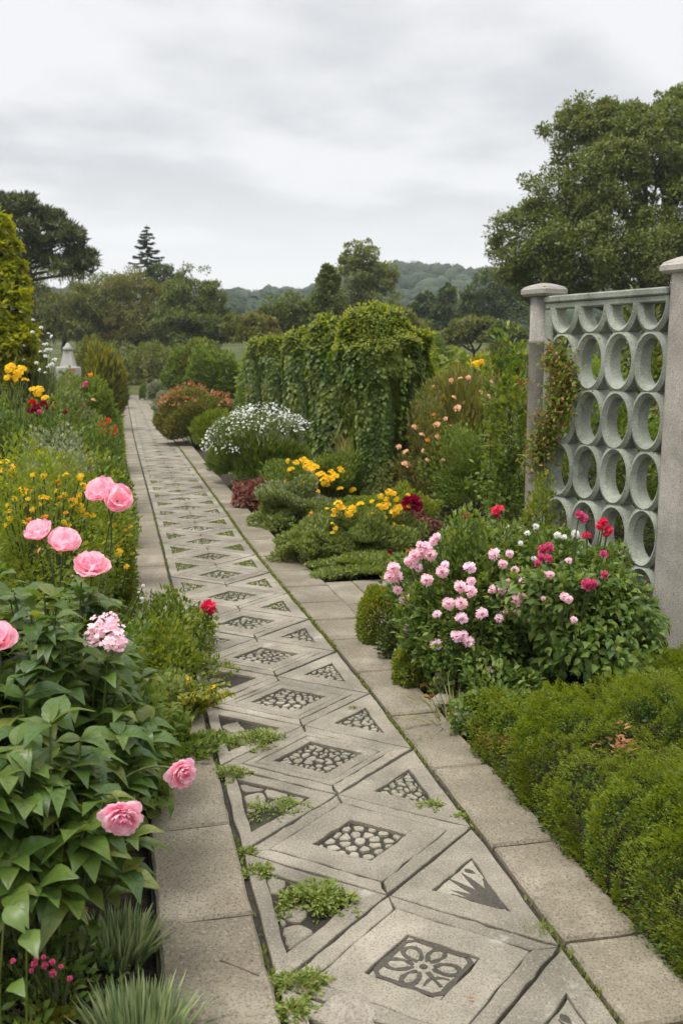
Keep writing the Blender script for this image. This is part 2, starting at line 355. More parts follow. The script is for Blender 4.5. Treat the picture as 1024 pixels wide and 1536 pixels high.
PM = {
 'pink':   petal_mat('petal_pink', [(.80, .33, .44), (.88, .47, .56), (.92, .62, .68)]),
 'peony':  petal_mat('petal_peony', [(.76, .32, .43), (.85, .46, .56), (.91, .64, .70)]),
 'rosep':  petal_mat('petal_pale_rose', [(.80, .50, .57), (.87, .66, .71), (.9, .80, .83)]),
 'lilac':  petal_mat('petal_lilac', [(.78, .52, .63), (.86, .68, .76), (.9, .82, .86)]),
 'hot':    petal_mat('petal_hot', [(.62, .02, .08), (.72, .06, .14), (.80, .14, .22)]),
 'red':    petal_mat('petal_red', [(.48, .008, .012), (.62, .015, .02), (.7, .04, .03)]),
 'crim':   petal_mat('petal_crimson', [(.14, .004, .018), (.24, .008, .03), (.32, .02, .05)]),
 'yellow': petal_mat('petal_yellow', [(.74, .46, .012), (.82, .60, .02), (.86, .68, .08)]),
 'orange': petal_mat('petal_orange', [(.75, .25, .02), (.82, .36, .03), (.85, .48, .1)]),
 'peach':  petal_mat('petal_peach', [(.70, .36, .20), (.78, .50, .32), (.82, .64, .46)]),
 'white':  petal_mat('petal_white', [(.66, .66, .60), (.78, .78, .74), (.84, .84, .82)]),
 'magenta': petal_mat('petal_magenta', [(.50, .05, .16), (.62, .10, .24), (.72, .22, .34)]),
}

# ------------------------------------------------------------------ path axis:  p across (right), q along (away)
AX = np.array([-.2245, 1.0]); AX /= np.linalg.norm(AX); NX = np.array([AX[1], -AX[0]])
O2 = np.array([0.27, 2.23])
def to_pq(xy): v = np.asarray(xy)[..., :2] - O2; return v @ NX, v @ AX
def to_xy(p, q): return O2 + np.asarray(p)[..., None] * NX + np.asarray(q)[..., None] * AX
ROWS = [(1536,250,430,925,1086),(1400,237,391,832,962),(1255,224,355,720,830),(1140,219,326,634,725),(1010,212,292,535,607),(900,205,263,440,520),
        (820,200,244,375,425),(750,195,226,326,359),(690,190,210,282,306),(650,186,200,253,273),(620,184,195,234,248),(600,185,191,219,229),(583,186.5,189.5,206,213)]
EDGE = []
for c in range(1, 5):
    pq = np.array([to_pq(G(r[c], r[0])) for r in ROWS])
    if c == 4: pq[:, 0] = np.clip(pq[:, 0], None, .72)
    P_, Q_ = pq[:, 0], pq[:, 1]
    P_ = np.concatenate([[P_[0]], P_]); Q_ = np.concatenate([[-6.], Q_])
    qs = np.linspace(-6, 62, 400); ps = np.interp(qs, Q_, P_)
    k = np.ones(9) / 9; pp = np.convolve(np.pad(ps, 4, mode='edge'), k, 'valid')
    EDGE.append((qs, pp))
def edge(i, q): return np.interp(q, *EDGE[i])
QEND = 60.0
def hw(q): return (edge(2, q) - edge(1, q)) / 2
def pc(q): return (edge(2, q) + edge(1, q)) / 2

def terr(x, y):
    x, y = np.asarray(x, float), np.asarray(y, float)
    d = np.hypot(x, y); z = .055 * np.maximum(d - 44, 0) * (1 - np.exp(-np.maximum(d - 44, 0) / 40))
    p, q = to_pq(np.stack([x, y], -1)); on = (p > -.62) & (p < .74) & (q < QEND + 3)
    side = np.minimum(np.maximum(np.abs(p - .06) - .74, 0), .8) / .8
    bump = .03 * np.sin(x * 2.3 + 1) * np.sin(y * 1.7) + .02 * np.sin(x * 7.1 + y * 4.3)
    z = z + np.where(on, -.075, -.05 + side * (.09 + bump))
    # the wooded ridge across the valley
    hr = 23 + 9.5 * np.exp(-((x - 36) / 42.) ** 2) + 2.2 * np.sin(x / 17. + .6) + 1.2 * np.sin(x / 7.)
    hr = np.where(x < -60, hr - .06 * (-60 - x), hr)
    f = np.clip((y - 285) / 115., 0, 1); f = f * f * (3 - 2 * f); g = np.clip((y - 400) / 120., 0, 1)
    return z * (1 - f) + f * hr * (1 - .55 * g)

# ground sheet
ys = np.concatenate([np.linspace(-8, 14, 150), np.linspace(14.3, 60, 90), np.linspace(62, 620, 120)])
tx = np.linspace(-1, 1, 260)
gx = np.sign(tx) * (7 * np.abs(tx) + 420 * np.abs(tx) ** 5)
XX, YY = np.meshgrid(gx, ys); ZZ = terr(XX, YY)
nx, ny = len(gx), len(ys)
i = np.arange(ny - 1)[:, None] * nx + np.arange(nx - 1)[None]
mb = MB(); mb.add(np.stack([XX, YY, ZZ], -1).reshape(-1, 3), np.stack([i, i + 1, i + nx + 1, i + nx], -1).reshape(-1, 4))
tag(mb.build('ground', M['soil']), kind='structure')

# ------------------------------------------------------------------ paving
def subdiv(poly, step, jit):
    poly = np.asarray(poly, float); out = []
    for a, b in zip(poly, np.roll(poly, -1, 0)):
        n = max(1, int(round(np.linalg.norm(b - a) / step)))
        for t in np.arange(n) / n: out.append(a + (b - a) * t)
    out = np.array(out)
    return out + rng.normal(size=out.shape) * jit
def inset(poly, d):
    e = np.roll(poly, -1, 0) - poly; nr = nrm(np.stack([-e[:, 1], e[:, 0]], -1))
    v = nrm(nr + np.roll(nr, 1, 0)); return poly + v * d
def ccw(p):
    p = np.asarray(p, float); a = np.sum(p[:, 0] * np.roll(p[:, 1], -1) - np.roll(p[:, 0], -1) * p[:, 1])
    return p if a > 0 else p[::-1]
def slab(mb, poly, zt, zb, bev=.004, step=.07, jit=.0015, mi=0, tilt=0.):
    p = ccw(poly); p = subdiv(p, step, jit) if step else p
    q = inset(p, bev); n = len(p); cen = p.mean(0)
    tl = rng.normal(size=2) * tilt
    zf = lambda a, z: z + (a - cen) @ tl
    V = np.concatenate([np.c_[q, zf(q, zt)], np.c_[p, zf(p, zt - bev)], np.c_[p, np.full(n, zb)]])
    k = np.arange(n); k2 = (k + 1) % n
    mb.add(V, [k[None], np.stack([k + n, k2 + n, k2, k], -1), np.stack([k + 2 * n, k2 + 2 * n, k2 + n, k + n], -1)], mi)
def ring_slab(mb, outer, inner, zt, zb, bev=.003, per=6, jit=.0012, mi=0):
    def sd(P):
        P = np.asarray(P, float); o = []
        for a, b in zip(P, np.roll(P, -1, 0)):
            for t in np.arange(per) / per: o.append(a + (b - a) * t)
        o = np.array(o); return o + rng.normal(size=o.shape) * jit
    a = np.sum(outer[:, 0] * np.roll(outer[:, 1], -1) - np.roll(outer[:, 0], -1) * outer[:, 1])
    if a < 0: outer, inner = outer[::-1], inner[::-1]
    o, n_ = sd(outer), sd(inner); o2, n2 = inset(o, bev), inset(n_, -bev); n = len(o)
    V = np.concatenate([np.c_[o, np.full(n, zb)], np.c_[o, np.full(n, zt - bev)], np.c_[o2, np.full(n, zt)], np.c_[n2, np.full(n, zt)], np.c_[n_, np.full(n, zt - bev)], np.c_[n_, np.full(n, zb)]])
    k = np.arange(n); k2 = (k + 1) % n
    mb.add(V, [np.concatenate([np.stack([k + j * n, k2 + j * n, k2 + (j + 1) * n, k + (j + 1) * n], -1) for j in range(5)])], mi)
def clip(poly, a, nv):
    d = (poly - a) @ nv; out = []
    for i in range(len(poly)):
        j = (i + 1) % len(poly)
        if d[i] <= 0: out.append(poly[i])
        if d[i] * d[j] < 0: out.append(poly[i] + (poly[j] - poly[i]) * d[i] / (d[i] - d[j]))
    return np.array(out) if len(out) > 2 else None
def cells(poly, n, gap, radial=False):
    lo, hi = poly.min(0), poly.max(0); pts = []; cen = poly.mean(0)
    if radial:
        pts = [cen]
        R_ = np.linalg.norm(poly - cen, axis=1).mean()
        for rr, m in ((.36, 8), (.68, 13), (.95, 14)):
            a0 = rng.uniform(0, 6)
            pts += [cen + R_ * rr * rng.uniform(.9, 1.1) * np.array([math.cos(a0 + 6.283 * k / m), math.sin(a0 + 6.283 * k / m)]) for k in range(m)]
    tri = 0
    while not radial and len(pts) < n and tri < 4000:
        tri += 1; c = rng.uniform(lo, hi)
        md = math.sqrt((hi - lo).prod() / n) * .55
        if all(np.linalg.norm(c - q) > md for q in pts): pts.append(c)
    out = []
    for k, c in enumerate(pts):
        pl = poly.copy()
        for j, d in enumerate(pts):
            if j != k and pl is not None:
                v = d - c; pl = clip(pl, (c + d) / 2, v / np.linalg.norm(v))
        if pl is None: continue
        m = pl.mean(0); sz = np.linalg.norm(pl - m, axis=1).mean()
        if sz < gap * 1.3: continue
        pl = m + (pl - m) * (1 - gap / sz)
        # knock the corners off so that the chips read as worn stones
        q = []
        for a, b in zip(pl, np.roll(pl, -1, 0)): q += [a + (b - a) * .22, a + (b - a) * .78]
        q = np.array(q); q += rng.normal(size=q.shape) * gap * .12
        out.append(q)
    return out

kb = MB(); mo = MB(); pe = MB()
# kerb slabs
def kerb(side, cuts):
    a, b = (0, 1) if side < 0 else (2, 3)
    for q0, q1 in zip(cuts[:-1], cuts[1:]):
        g = .008; sk = rng.normal() * .006
        ii, oo = (1, 0) if side < 0 else (2, 3)
        gi = -.012 * 1 if side < 0 else .012
        qa, qb = q0 + g, q1 - g
        pts = [(edge(ii, qa) + gi, qa), (edge(oo, qa), qa + sk), (edge(oo, qb), qb + sk), (edge(ii, qb) + gi, qb)]
        slab(kb, to_xy(*np.array(pts).T), .008 + rng.uniform(-.003, .004), -.07, .009, .08 if q0 < 8 else .5, .0018 if q0 < 8 else 0, tilt=.002)
qr = [to_pq(G(*c))[1] for c in ((958, 1545), (846, 1416), (737, 1273), (647, 1156), (580, 1075), (535, 1011), (500, 962), (472, 932), (452, 906), (432, 882), (413, 858), (396, 836))]
ql = [to_pq(G(*c))[1] for c in ((430, 1545), (389, 1373), (357, 1237), (321, 1118), (304, 1045), (290, 995), (276, 945), (264, 900), (252, 850), (243, 822), (228, 770))]
qr = [qr[0] - 1.4, qr[0] - .7] + qr; ql = [ql[0] - 1.4, ql[0] - .7] + ql
for qq in (qr, ql):
    while qq[-1] < QEND: qq.append(qq[-1] + rng.uniform(.72, .85))
kerb(1, qr); kerb(-1, ql)
# the side path that leaves to the right, in front of the low mat
sq0, sq1 = to_pq(G(545, 945))[1] - .05, to_pq(G(485, 876))[1] + .04
for kx in range(7):
    p0 = .70 + kx * .55
    for (a, b) in ((sq0, (sq0 + sq1) / 2), ((sq0 + sq1) / 2, sq1)):
        off = .2 if a > sq0 else 0
        if off and not kx: slab(kb, to_xy(np.array([.706, .900, .900, .706]), np.array([a + .006, a + .006, b - .006, b - .006])), .005, -.07, .006, .1, .0015)
        slab(kb, to_xy(np.array([p0 + off + .006, p0 + .544 + off, p0 + .544 + off, p0 + off + .006]), np.array([a + .006, a + .006, b - .006, b - .006])), .006 + rng.uniform(-.003, .003), -.07, .006, .1, .0015)
tag(kb.build('path_kerb', M['kerb'], smooth=False), kind='structure')

PITQ = .7156 * math.hypot(1, .2245)
q_first = to_pq(G(640, 1447))[1]
A_, B_ = .985, PITQ / 2 * .992
def Mq(u, q): q = np.asarray(q, float); return to_xy(pc(q) + np.asarray(u) * (hw(q) - .008), q)
def rhomb(qc, s, ds=0.): return Mq(np.array([A_ * s, 0, -A_ * s, 0]), qc + np.array([0, B_ * s, 0, -B_ * s]) + ds)
def petal_poly(c, ang, r0, r1, w, ux, uy):
    t = np.linspace(0, 1, 6); rr = r0 + (r1 - r0) * t; ww = w * np.sin(math.pi * t ** .75) * .5 + .0015
    l = np.c_[rr, ww]; rt = np.c_[rr[::-1], -ww[::-1]]; p = np.concatenate([l, rt[1:-1]])
    ca, sa = math.cos(ang), math.sin(ang)
    a, b = p[:, 0] * ca - p[:, 1] * sa, p[:, 0] * sa + p[:, 1] * ca
    return c + a[:, None] * ux + b[:, None] * uy
def strip(mbx, pts, w0, w1=None, z=-.0035):
    pts = np.asarray(pts, float); t = nrm(np.gradient(pts, axis=0)); s = np.stack([-t[:, 1], t[:, 0]], -1)
    w = np.linspace(w0, w0 if w1 is None else w1, len(pts))[:, None] / 2 * (1 + .22 * np.sin(np.arange(len(pts)) * 1.7) + .16 * rng.normal(size=len(pts)))[:, None]
    a, b = pts + s * w, pts - s * w; n_ = len(pts); zz_ = np.full(n_, z)
    mbx.add(np.concatenate([np.c_[a, zz_], np.c_[b, zz_], np.c_[a, zz_ - .004], np.c_[b, zz_ - .004]]), [np.concatenate([np.stack([k_ + o1, k_ + 1 + o1, k_ + 1 + o2, k_ + o2], -1) for k_ in [np.arange(n_ - 1)] for o1, o2 in ((n_, 0), (0, 2 * n_), (3 * n_, n_))])])
moss_spots = []
NEAR = 15
k = -2
while True:
    qc = q_first + k * PITQ
    if qc > QEND: break
    near = k < NEAR
    step, jit = (.04, .0022) if near else (.4, 0)
    z0 = rng.uniform(-.002, .003)
    g = .008
    # the outer band: four mitred strips; the inner slab round the recess
    o4, i4 = rhomb(qc, .995), rhomb(qc, .80)
    for j in range(4):
        a, b, c, d = o4[j], o4[(j + 1) % 4], i4[(j + 1) % 4], i4[j]
        if j % 2: a, d = a + (b - a) * .012, d + (c - d) * .012; 
        else: b, c = b - (b - a) * .012, c - (c - d) * .012
        slab(mo, [a, b, c, d], z0 + rng.uniform(-.002, .002), -.06, .0025, step, jit)
    si = .42 if k < 2 else max(.2, .47 - .02 * max(0, k - 15))
    if k >= 2:
        ring_slab(mo, rhomb(qc, .786), rhomb(qc, .665), z0 + .0015, -.06, .0025, 6 if near else 1, jit); i_out = .655
    else: i_out = .786
    ring_slab(mo, rhomb(qc, i_out), rhomb(qc, si), z0 + .001, -.06, .0025, 6 if near else 1, jit)
    fl = rhomb(qc, si * .95)
    if k == 0:      # the carved flower
        c = fl.mean(0); ux = (fl[0] - fl[2]) / np.linalg.norm(fl[0] - fl[2]); uy = np.array([-ux[1], ux[0]])
        ang0 = math.pi / 4
        R_ = np.linalg.norm(fl[0] - fl[2]) / 2
        inlay = MB()
        slab(pe, c + (fl - c) * .985, -.005, -.03, .002, 0)
        sq = c + (fl - c) * .93; rim = []
        for a, b in zip(sq, np.roll(sq, -1, 0)): rim += [a + (b - a) * t for t in (.1, .3, .5, .7, .9)]
        rim = np.array(rim + rim[:1]); strip(inlay, rim, .016, z=-.0032)
        def loc(x, y): return c + R_ * (x * ux + y * uy)
        for (ang, r1, w_, z_) in ((100, .62, .30, -.0036), (40, .60, .26, -.0033), (158, .66, .30, -.0036), (220, .60, .26, -.0033), (-25, .62, .30, -.0036)):
            an = R(ang); t = np.linspace(-.92, .92, 15) * math.pi; rad = .17 + (r1 - .17) * (.5 + .5 * np.cos(t)); sw = w_ * np.sin(t) * (.5 + .5 * np.cos(t * .6))
            x = rad * math.cos(an) - sw * .62 * math.sin(an); y = rad * math.sin(an) + sw * .62 * math.cos(an)
            strip(inlay, [loc(a, b) for a, b in zip(x, y)], .011, .014, z_)
            slab(pe, petal_poly(c, an, R_ * .26, R_ * (r1 - .07), R_ * .17, ux, uy), -.0012, -.03, .0035, 0)
        strip(inlay, [loc(.02 + .1 * t, -.17 - .45 * t) for t in np.linspace(0, 1, 6)], .013, .009, -.0030)
        strip(inlay, [loc(.06, -.38), loc(.14, -.36), loc(.24, -.40), loc(.32, -.46)], .011, .006, -.0038)
        strip(inlay, [loc(.05, -.33), loc(-.05, -.40), loc(-.16, -.52)], .011, .006, -.0039)
        slab(inlay, [c + R_ * .075 * (math.cos(t) * ux + math.sin(t) * uy) for t in np.linspace(0, 6.28, 13)[:-1]], -.0029, -.008, .001, 0)
        tag(inlay.build('path_inlay', M['inlay'], smooth=False), kind='structure')
    elif near or k < 22:
        n = 84 if k < 5 else (60 if k < 9 else 22)
        for c in cells(fl, n, (.009 if k == 1 else .0085) if k < 5 else .010, radial=(k == 1)):
            slab(pe, c, -.006 + rng.uniform(-.004, .003), -.03, .003, 0, tilt=.06)
    if 5 < k < 16: moss_spots.append((fl, .18 if k < 9 else .3))
    # the triangles either side of the point where two rhombi touch
    qm = qc + PITQ / 2
    for s in (-1, 1):
        u0, u1 = .014, .999
        T = [(u0, 0), (u1, -B_ * .982), (u1, B_ * .982)]
        cen = np.mean(T, 0)
        def tri(sg): return Mq(np.array([s * (cen[0] + (t[0] - cen[0]) * sg) for t in T]), qm + np.array([cen[1] + (t[1] - cen[1]) * sg for t in T]))
        st = .47 if k < 7 else (.5 if k < 15 else max(.22, .5 - .03 * (k - 15)))
        broken = s < 0 and -2 < k < 4
        if broken: st = .64
        ring_slab(mo, tri(.994), tri(st), z0 - .001, -.06, .0025, 6 if near else 1, jit)
        it = tri(st * .95)
        if broken:
            # a crumbled slab: uneven lumps of stone and grit
            for c in cells(it, 9, .008):
                if rng.random() < .8: slab(mo, c, rng.uniform(-.010, -.002), -.06, .004, .03, .0022, tilt=.05)
            continue
        if k in (-1, 0) and s > 0:
            c = it[2] * .2 + it[1] * .5 + it[0] * .3; base = it[1] * .92 + it.mean(0) * .08
            far = it[[0, 2]].mean(0); ax = (far - base); L_ = np.linalg.norm(ax); ux = ax / L_; uy = np.array([-ux[1], ux[0]])
            slab(pe, it.mean(0) + (it - it.mean(0)) * .985, -.006, -.03, .002, .03)
            inl = MB(); ed = it.mean(0) + (it - it.mean(0)) * .90
            strip(inl, [ed[1] + (ed[2] - ed[1]) * t for t in (0, .3, .62)], .022, .006, -.0040); strip(inl, [ed[1] + (ed[0] - ed[1]) * t for t in (.03, .3, .6, .8)], .020, .005, -.0045)
            for m, (an, ln) in enumerate(((-.42, .66), (-.14, .88), (.14, .88), (.42, .66))):
                slab(inl, petal_poly(base + ux * L_ * .12, an, 0, L_ * ln, L_ * .11, ux, uy), -.0030 - .0007 * m, -.02, .001, 0)
            for m, (f_, g_) in enumerate(((.32, .55), (.55, .7), (.75, .5))):
                slab(inl, petal_poly(ed[0] * (1 - f_) + ed[2] * f_, math.pi + rng.normal() * .3, 0, L_ * .28 * g_ * 1.4, L_ * .1, ux, uy), -.0065 + .0003 * m, -.02, .001, 0)
            tag(inl.build('path_inlay', M['inlay'], smooth=False), kind='structure')
        elif k < 22:
            for c in cells(it, 54 if k < 5 else (30 if k < 9 else 12), .0072 if k < 5 else .009):
                slab(pe, c, -.006 + rng.uniform(-.004, .003), -.03, .003, 0, tilt=.06)
        if 4 < k < 16: moss_spots.append((it, (.9 if s > 0 else .5) if (6 < k < 11) else .35))
    k += 1
tag(mo.build('path', M['mosaic'], smooth=False), kind='structure')
tag(pe.build('path_pebbles', M['pebble'], smooth=False), kind='structure')
# earth under the stones
qs = np.linspace(-5, QEND, 90)
mb = MB()
V = np.concatenate([np.c_[to_xy(edge(0, qs) - .01, qs), np.full(90, -.015)], np.c_[to_xy(edge(3, qs) + .01, qs), np.full(90, -.015)]])
j = np.arange(89); mb.add(V, np.stack([j, j + 90, j + 91, j + 1], -1))
tag(mb.build('path_bed', M['joint']), kind='structure')

# the rough broken stone in the bottom corner of the mosaic
def rock(c, r, seed_amp=.18, sub=4):
    m = bpy.data.meshes.new('tmp'); import bmesh
    b = bmesh.new(); bmesh.ops.create_icosphere(b, subdivisions=sub, radius=1.0)
    V = np.array([v.co[:] for v in b.verts]); F = np.array([[v.index for v in f.verts] for f in b.faces]); b.free(); bpy.data.meshes.remove(m)
    D = nrm(V); rr = 1 + lumpf(D, seed_amp, 2.2) + lumpf(D, seed_amp * .35, 7)
    return c + D * rr[:, None] * np.array([r[0], r[1], r[2]]), F
mb = MB(); c = G(528, 1512); mb.add(*rock(np.array([c[0], c[1], -.035]), (.10, .075, .05), .12))
tag(mb.build('rubble_stone', M['rubble']), 'rough broken brown stone wedged in the mosaic beside the carved flower tile', 'stone')

# ------------------------------------------------------------------ moss and weeds
mb = MB()
P, D = [], []
for q0, q1, n, i_, off in ((-.8, 3.2, 1400, 2, .002), (3.2, 10, 5200, 2, .006), (-.8, 9, 1700, 1, -.004), (10, 24, 3000, 2, .01)):
    q = rng.uniform(q0, q1, n)
    keep = (np.sin(q * 3.1 + i_) + np.sin(q * 7.7) + rng.normal(size=n) * .8) > (.3 if i_ == 1 or q1 < 4 else -1.2); q = q[keep]
    p = edge(i_, q) + off + rng.normal(size=len(q)) * (.007 if i_ == 2 else .005)
    P.append(np.c_[to_xy(p, q), rng.uniform(-.022, -.004, len(q))])
for poly, dens in moss_spots:
    c = poly.mean(0); n = int(170 * dens * min(1, 9 / max(4, c[1])) ** .5)
    w = rng.dirichlet(np.ones(len(poly)), n); xy = w @ poly
    P.append(np.c_[xy, np.full(n, -.010)])
P = np.concatenate(P); D = rdir(len(P)) * .7 + UP
scatter(mb, T_CARD, P, D, rdir(len(P)) + UP * .4, rng.uniform(.010, .020, len(P)) * (1 + P[:, 1] / 30))
tag(mb.build('moss', LM['moss']), 'moss and grass in the path joints', 'moss', kind='stuff')

def weed(px, py, wpx, hpx, label, mats='weed', n=None, leaf=.016, T=T_LEAF, flat=.8):
    b = G(px, py); r = wpx * mpp(b[1]) / 2; h = hpx * mpp(b[1]) * .68
    n = n or int(900 * (r / .06) ** 1.2)
    mb = MB(); ang = rng.uniform(0, 6.283, n); rad = r * np.sqrt(rng.random(n)) * (1 + .25 * np.sin(ang * 3 + px) + .2 * np.sin(ang * 7))
    P = np.c_[np.cos(ang) * rad, np.sin(ang) * rad * .85, rng.random(n) ** 1.4 * h * (1 - .6 * (rad / r / 1.3) ** 2) - .012]
    keep = (np.sin(P[:, 0] * 90 / (r / .06)) + np.sin(P[:, 1] * 70 / (r / .06) + 1) + rng.normal(size=n)) > -.5; P = P[keep]
    D = nrm(np.c_[P[:, :2] / r, np.full(len(P), .5)]) + rdir(len(P)) * .8
    scatter(mb, T, P, D, rdir(len(P)) * .6 + UP, rng.uniform(.6, 1.3, len(P)) * leaf)
    o = mb.build('weed', LM[mats]); o.location = (b[0], b[1], 0)
    return tag(o, label, 'weed', 'weeds growing in the path joints')
weed(382, 1112, 88, 22, 'leafy green weed filling the left triangle recess above the round weed tuft', leaf=.016)
weed(346, 1163, 48, 24, 'round green weed tuft on the joint beside the left kerb', leaf=.014)
weed(416, 1212, 95, 16, 'sparse sprawling weed with bare stone patches in the second left triangle', n=620, leaf=.015)
weed(372, 1278, 32, 14, 'tiny weed sprig in the left joint, upper of two close together', leaf=.012)
weed(388, 1308, 48, 20, 'small weed clump in the left joint just above the large trailing weed', leaf=.013)
weed(474, 1352, 112, 34, 'largest trailing weed sprawling across the broken left slabs', leaf=.018)
weed(452, 1478, 80, 34, 'bushy weed on the left joint beside the rough broken stone', leaf=.015)
weed(440, 1520, 62, 30, 'bushy weed at the bottom edge of the photo', leaf=.015)
weed(646, 1208, 44, 14, 'low weed at the corner of the pebble triangle right of the second carved tile', leaf=.011)
weed(690, 1224, 20, 14, 'tiny weed sprig on the right joint above the crumbling carved triangle', leaf=.010)
weed(806, 1396, 52, 16, 'spiky grass tuft on the right joint at the corner of the flower tile', leaf=.016, T=T_NEEDLE, n=420)
weed(530, 1062, 18, 8, 'tiny moss tuft on the right joint beside the gravel triangles', leaf=.009)
weed(628, 1112, 20, 10, 'tiny moss tuft on the right joint beside a kerb seam', leaf=.009)
weed(1012, 1400, 10, 6, 'tiny weed at the foot of the juniper mat beside the kerb', leaf=.008)
weed(832, 1252, 24, 10, 'thin weed leaning from under the juniper onto the right kerb', leaf=.012, T=T_NEEDLE)
# twig
mb = MB(); a, b = G(330, 1440, .014), G(388, 1463, .016)
tube(mb, curve(a, b, .06, 7), .0025, .0015, 5)
tag(mb.build('twig', M['twig']), 'thin dry twig lying on the nearest left kerb slab', 'twig')

# ------------------------------------------------------------------ the lattice fence
PR, PL = np.array([1.878, 5.50]), np.array([1.285, 6.46])
fx = (PR - PL); FL = np.linalg.norm(fx); fx /= FL; fy = np.array([-fx[1], fx[0]])      # along the fence (towards the lens) and across it
fence = empty('lattice_fence', (*PL, 0), 'weathered grey concrete fence panel of stacked open rings between two posts', 'fence')
fang = math.atan2(fx[1], fx[0])
fence.rotation_euler = (0, 0, fang)
def box(mb, lo, hi, bev=.006, mi=0):
    lo, hi = np.array(lo, float), np.array(hi, float); b = min(bev, (hi - lo).min() * .3)
    ring = lambda z, i: [(lo[0] + i + b_, lo[1] + i, z) for b_ in (0,)]
    def loop(z, ins, ch):
        x0, y0, x1, y1 = lo[0] + ins, lo[1] + ins, hi[0] - ins, hi[1] - ins
        return [(x0 + ch, y0, z), (x1 - ch, y0, z), (x1, y0 + ch, z), (x1, y1 - ch, z), (x1 - ch, y1, z), (x0 + ch, y1, z), (x0, y1 - ch, z), (x0, y0 + ch, z)]
    V = loop(lo[2], b, b) + loop(lo[2] + b, 0, b) + loop(hi[2] - b, 0, b) + loop(hi[2], b, b)
    k = np.arange(8); k2 = (k + 1) % 8
    mb.add(V, [np.concatenate([np.stack([k + 8 * j, k2 + 8 * j, k2 + 8 * j + 8, k + 8 * j + 8], -1) for j in range(3)]), k[None, ::-1], (k + 24)[None]], mi)
def lathe(mb, prof, c, n=28, mi=0):
    a = np.linspace(0, 6.28319, n, endpoint=False); m = len(prof)
    V = [(c[0] + r * math.cos(t), c[1] + r * math.sin(t), z) for r, z in prof for t in a]
    i = np.arange(m - 1)[:, None] * n; j = np.arange(n)[None]; j2 = (j + 1) % n
    mb.add(V, [np.stack([i + j, i + j2, i + n + j2, i + n + j], -1).reshape(-1, 4), np.arange((m - 1) * n, m * n)[None]], mi)
# far post: a round column with a square half-pier behind it
mb = MB(); lathe(mb, [(.078, -.1), (.078, 1.72), (.080, 1.722), (.082, 1.735), (.080, 1.748), (.076, 1.75), (.075, 2.02)], (-.012, 0))
pl = mb.build('post', M['post'], fence); tag(pl, 'smooth round grey column with a shallow ring near its top')
mb = MB(); box(mb, (.062, -.05, -.1), (.135, .05, 1.935), .008); mb.build('side_pier', M['fence'], fence, smooth=False)
def cap(parent, x0, x1, y0, y1, z, dome):
    mb = MB(); box(mb, (x0, y0, z), (x1, y1, z + .055), .014)
    nx_ = 9; t = np.linspace(-1, 1, nx_); cx, cy = (x0 + x1) / 2, (y0 + y1) / 2
    X, Y = np.meshgrid(cx + t * ((x1 - x0) / 2 - .012), cy + t * ((y1 - y0) / 2 - .012), indexing='ij')
    Z = z + .0545 + dome * np.minimum(1 - np.abs(np.meshgrid(t, t, indexing='ij')[0]) ** 1.6, 1 - np.abs(np.meshgrid(t, t, indexing='ij')[1]) ** 1.6)
    i = (np.arange(nx_ - 1)[:, None] * nx_ + np.arange(nx_ - 1)[None])
    mb.add(np.stack([X, Y, Z], -1).reshape(-1, 3), np.stack([i, i + nx_, i + nx_ + 1, i + 1], -1).reshape(-1, 4))
    return mb.build('cap', M['post'], parent, smooth=False)
cap(pl, -.115, .115, -.105, .105, 2.02, .03)
# near post: thick, eight-sided, standing at the lens end
mb = MB(); w = .105
def oct_loop(z, w, ch): return [(FL + .02 + a * (w - (ch if s else 0)) if s else FL + .02 + a * w, b * w if s else b * (w - ch), z) for a, b, s in ((-1, -1, 1), (1, -1, 1), (1, -1, 0), (1, 1, 0), (1, 1, 1), (-1, 1, 1), (-1, 1, 0), (-1, -1, 0))]
L_ = [oct_loop(z, ww, .045) for z, ww in ((-.1, .112), (.9, .108), (2.08, .100))]
k = np.arange(8); k2 = (k + 1) % 8
mb.add(np.array(L_).reshape(-1, 3), np.concatenate([np.stack([k + 8 * j, k2 + 8 * j, k2 + 8 * j + 8, k + 8 * j + 8], -1) for j in range(2)]))
prt = mb.build('post', M['post'], fence, smooth=False); tag(prt, 'thick rough speckled post with chamfered corners')
cap(prt, FL + .02 - .13, FL + .02 + .13, -.13, .13, 2.08, .045)
# a slab pier right behind the near post
mb = MB(); box(mb, (FL + .13, -.05, -.1), (FL + .30, .05, 1.93), .006); mb.build('side_pier', M['fence'], fence, smooth=False)
mb = MB(); box(mb, (.07, -.055, 1.936), (FL - .09, .055, 1.972), .006); box(mb, (.07, -.07, 1.973), (FL - .09, .07, 2.015), .008)
mb.build('top_rail', M['fence'], fence, smooth=False)
# rings
mb = MB()
NC, X0, X1 = 4, .15, FL - .07
px_ = (X1 - X0) / NC * 1.0; rowh = .335; zc0 = 1.61
def ring(cx, cz, a0=0., a1=2 * math.pi, rx=None, rz=None, y0=0.):
    rx = rx or px_ * .5 + .010; rz = rz or rowh * .5 + .012
    n = int(34 * (a1 - a0) / 6.28); closed = a1 - a0 > 6.2
    t = np.linspace(a0, a1, n, endpoint=not closed)
    prof = [(-.044, .042), (-.020, .066), (.004, .050), (.004, -.050), (-.020, -.066), (-.044, -.042)]      # (radial, across)
    V = []
    for tt in t:
        for r, y in prof: V.append((cx + (rx + r) * math.cos(tt), y0 + y, cz + (rz + r) * math.sin(tt)))
    m = len(prof); F = []
    for i in range(n if closed else n - 1):
        for j in range(m):
            F.append((i * m + j, i * m + (j + 1) % m, ((i + 1) % n) * m + (j + 1) % m, ((i + 1) % n) * m + j))
    mb.add(V, np.array(F))
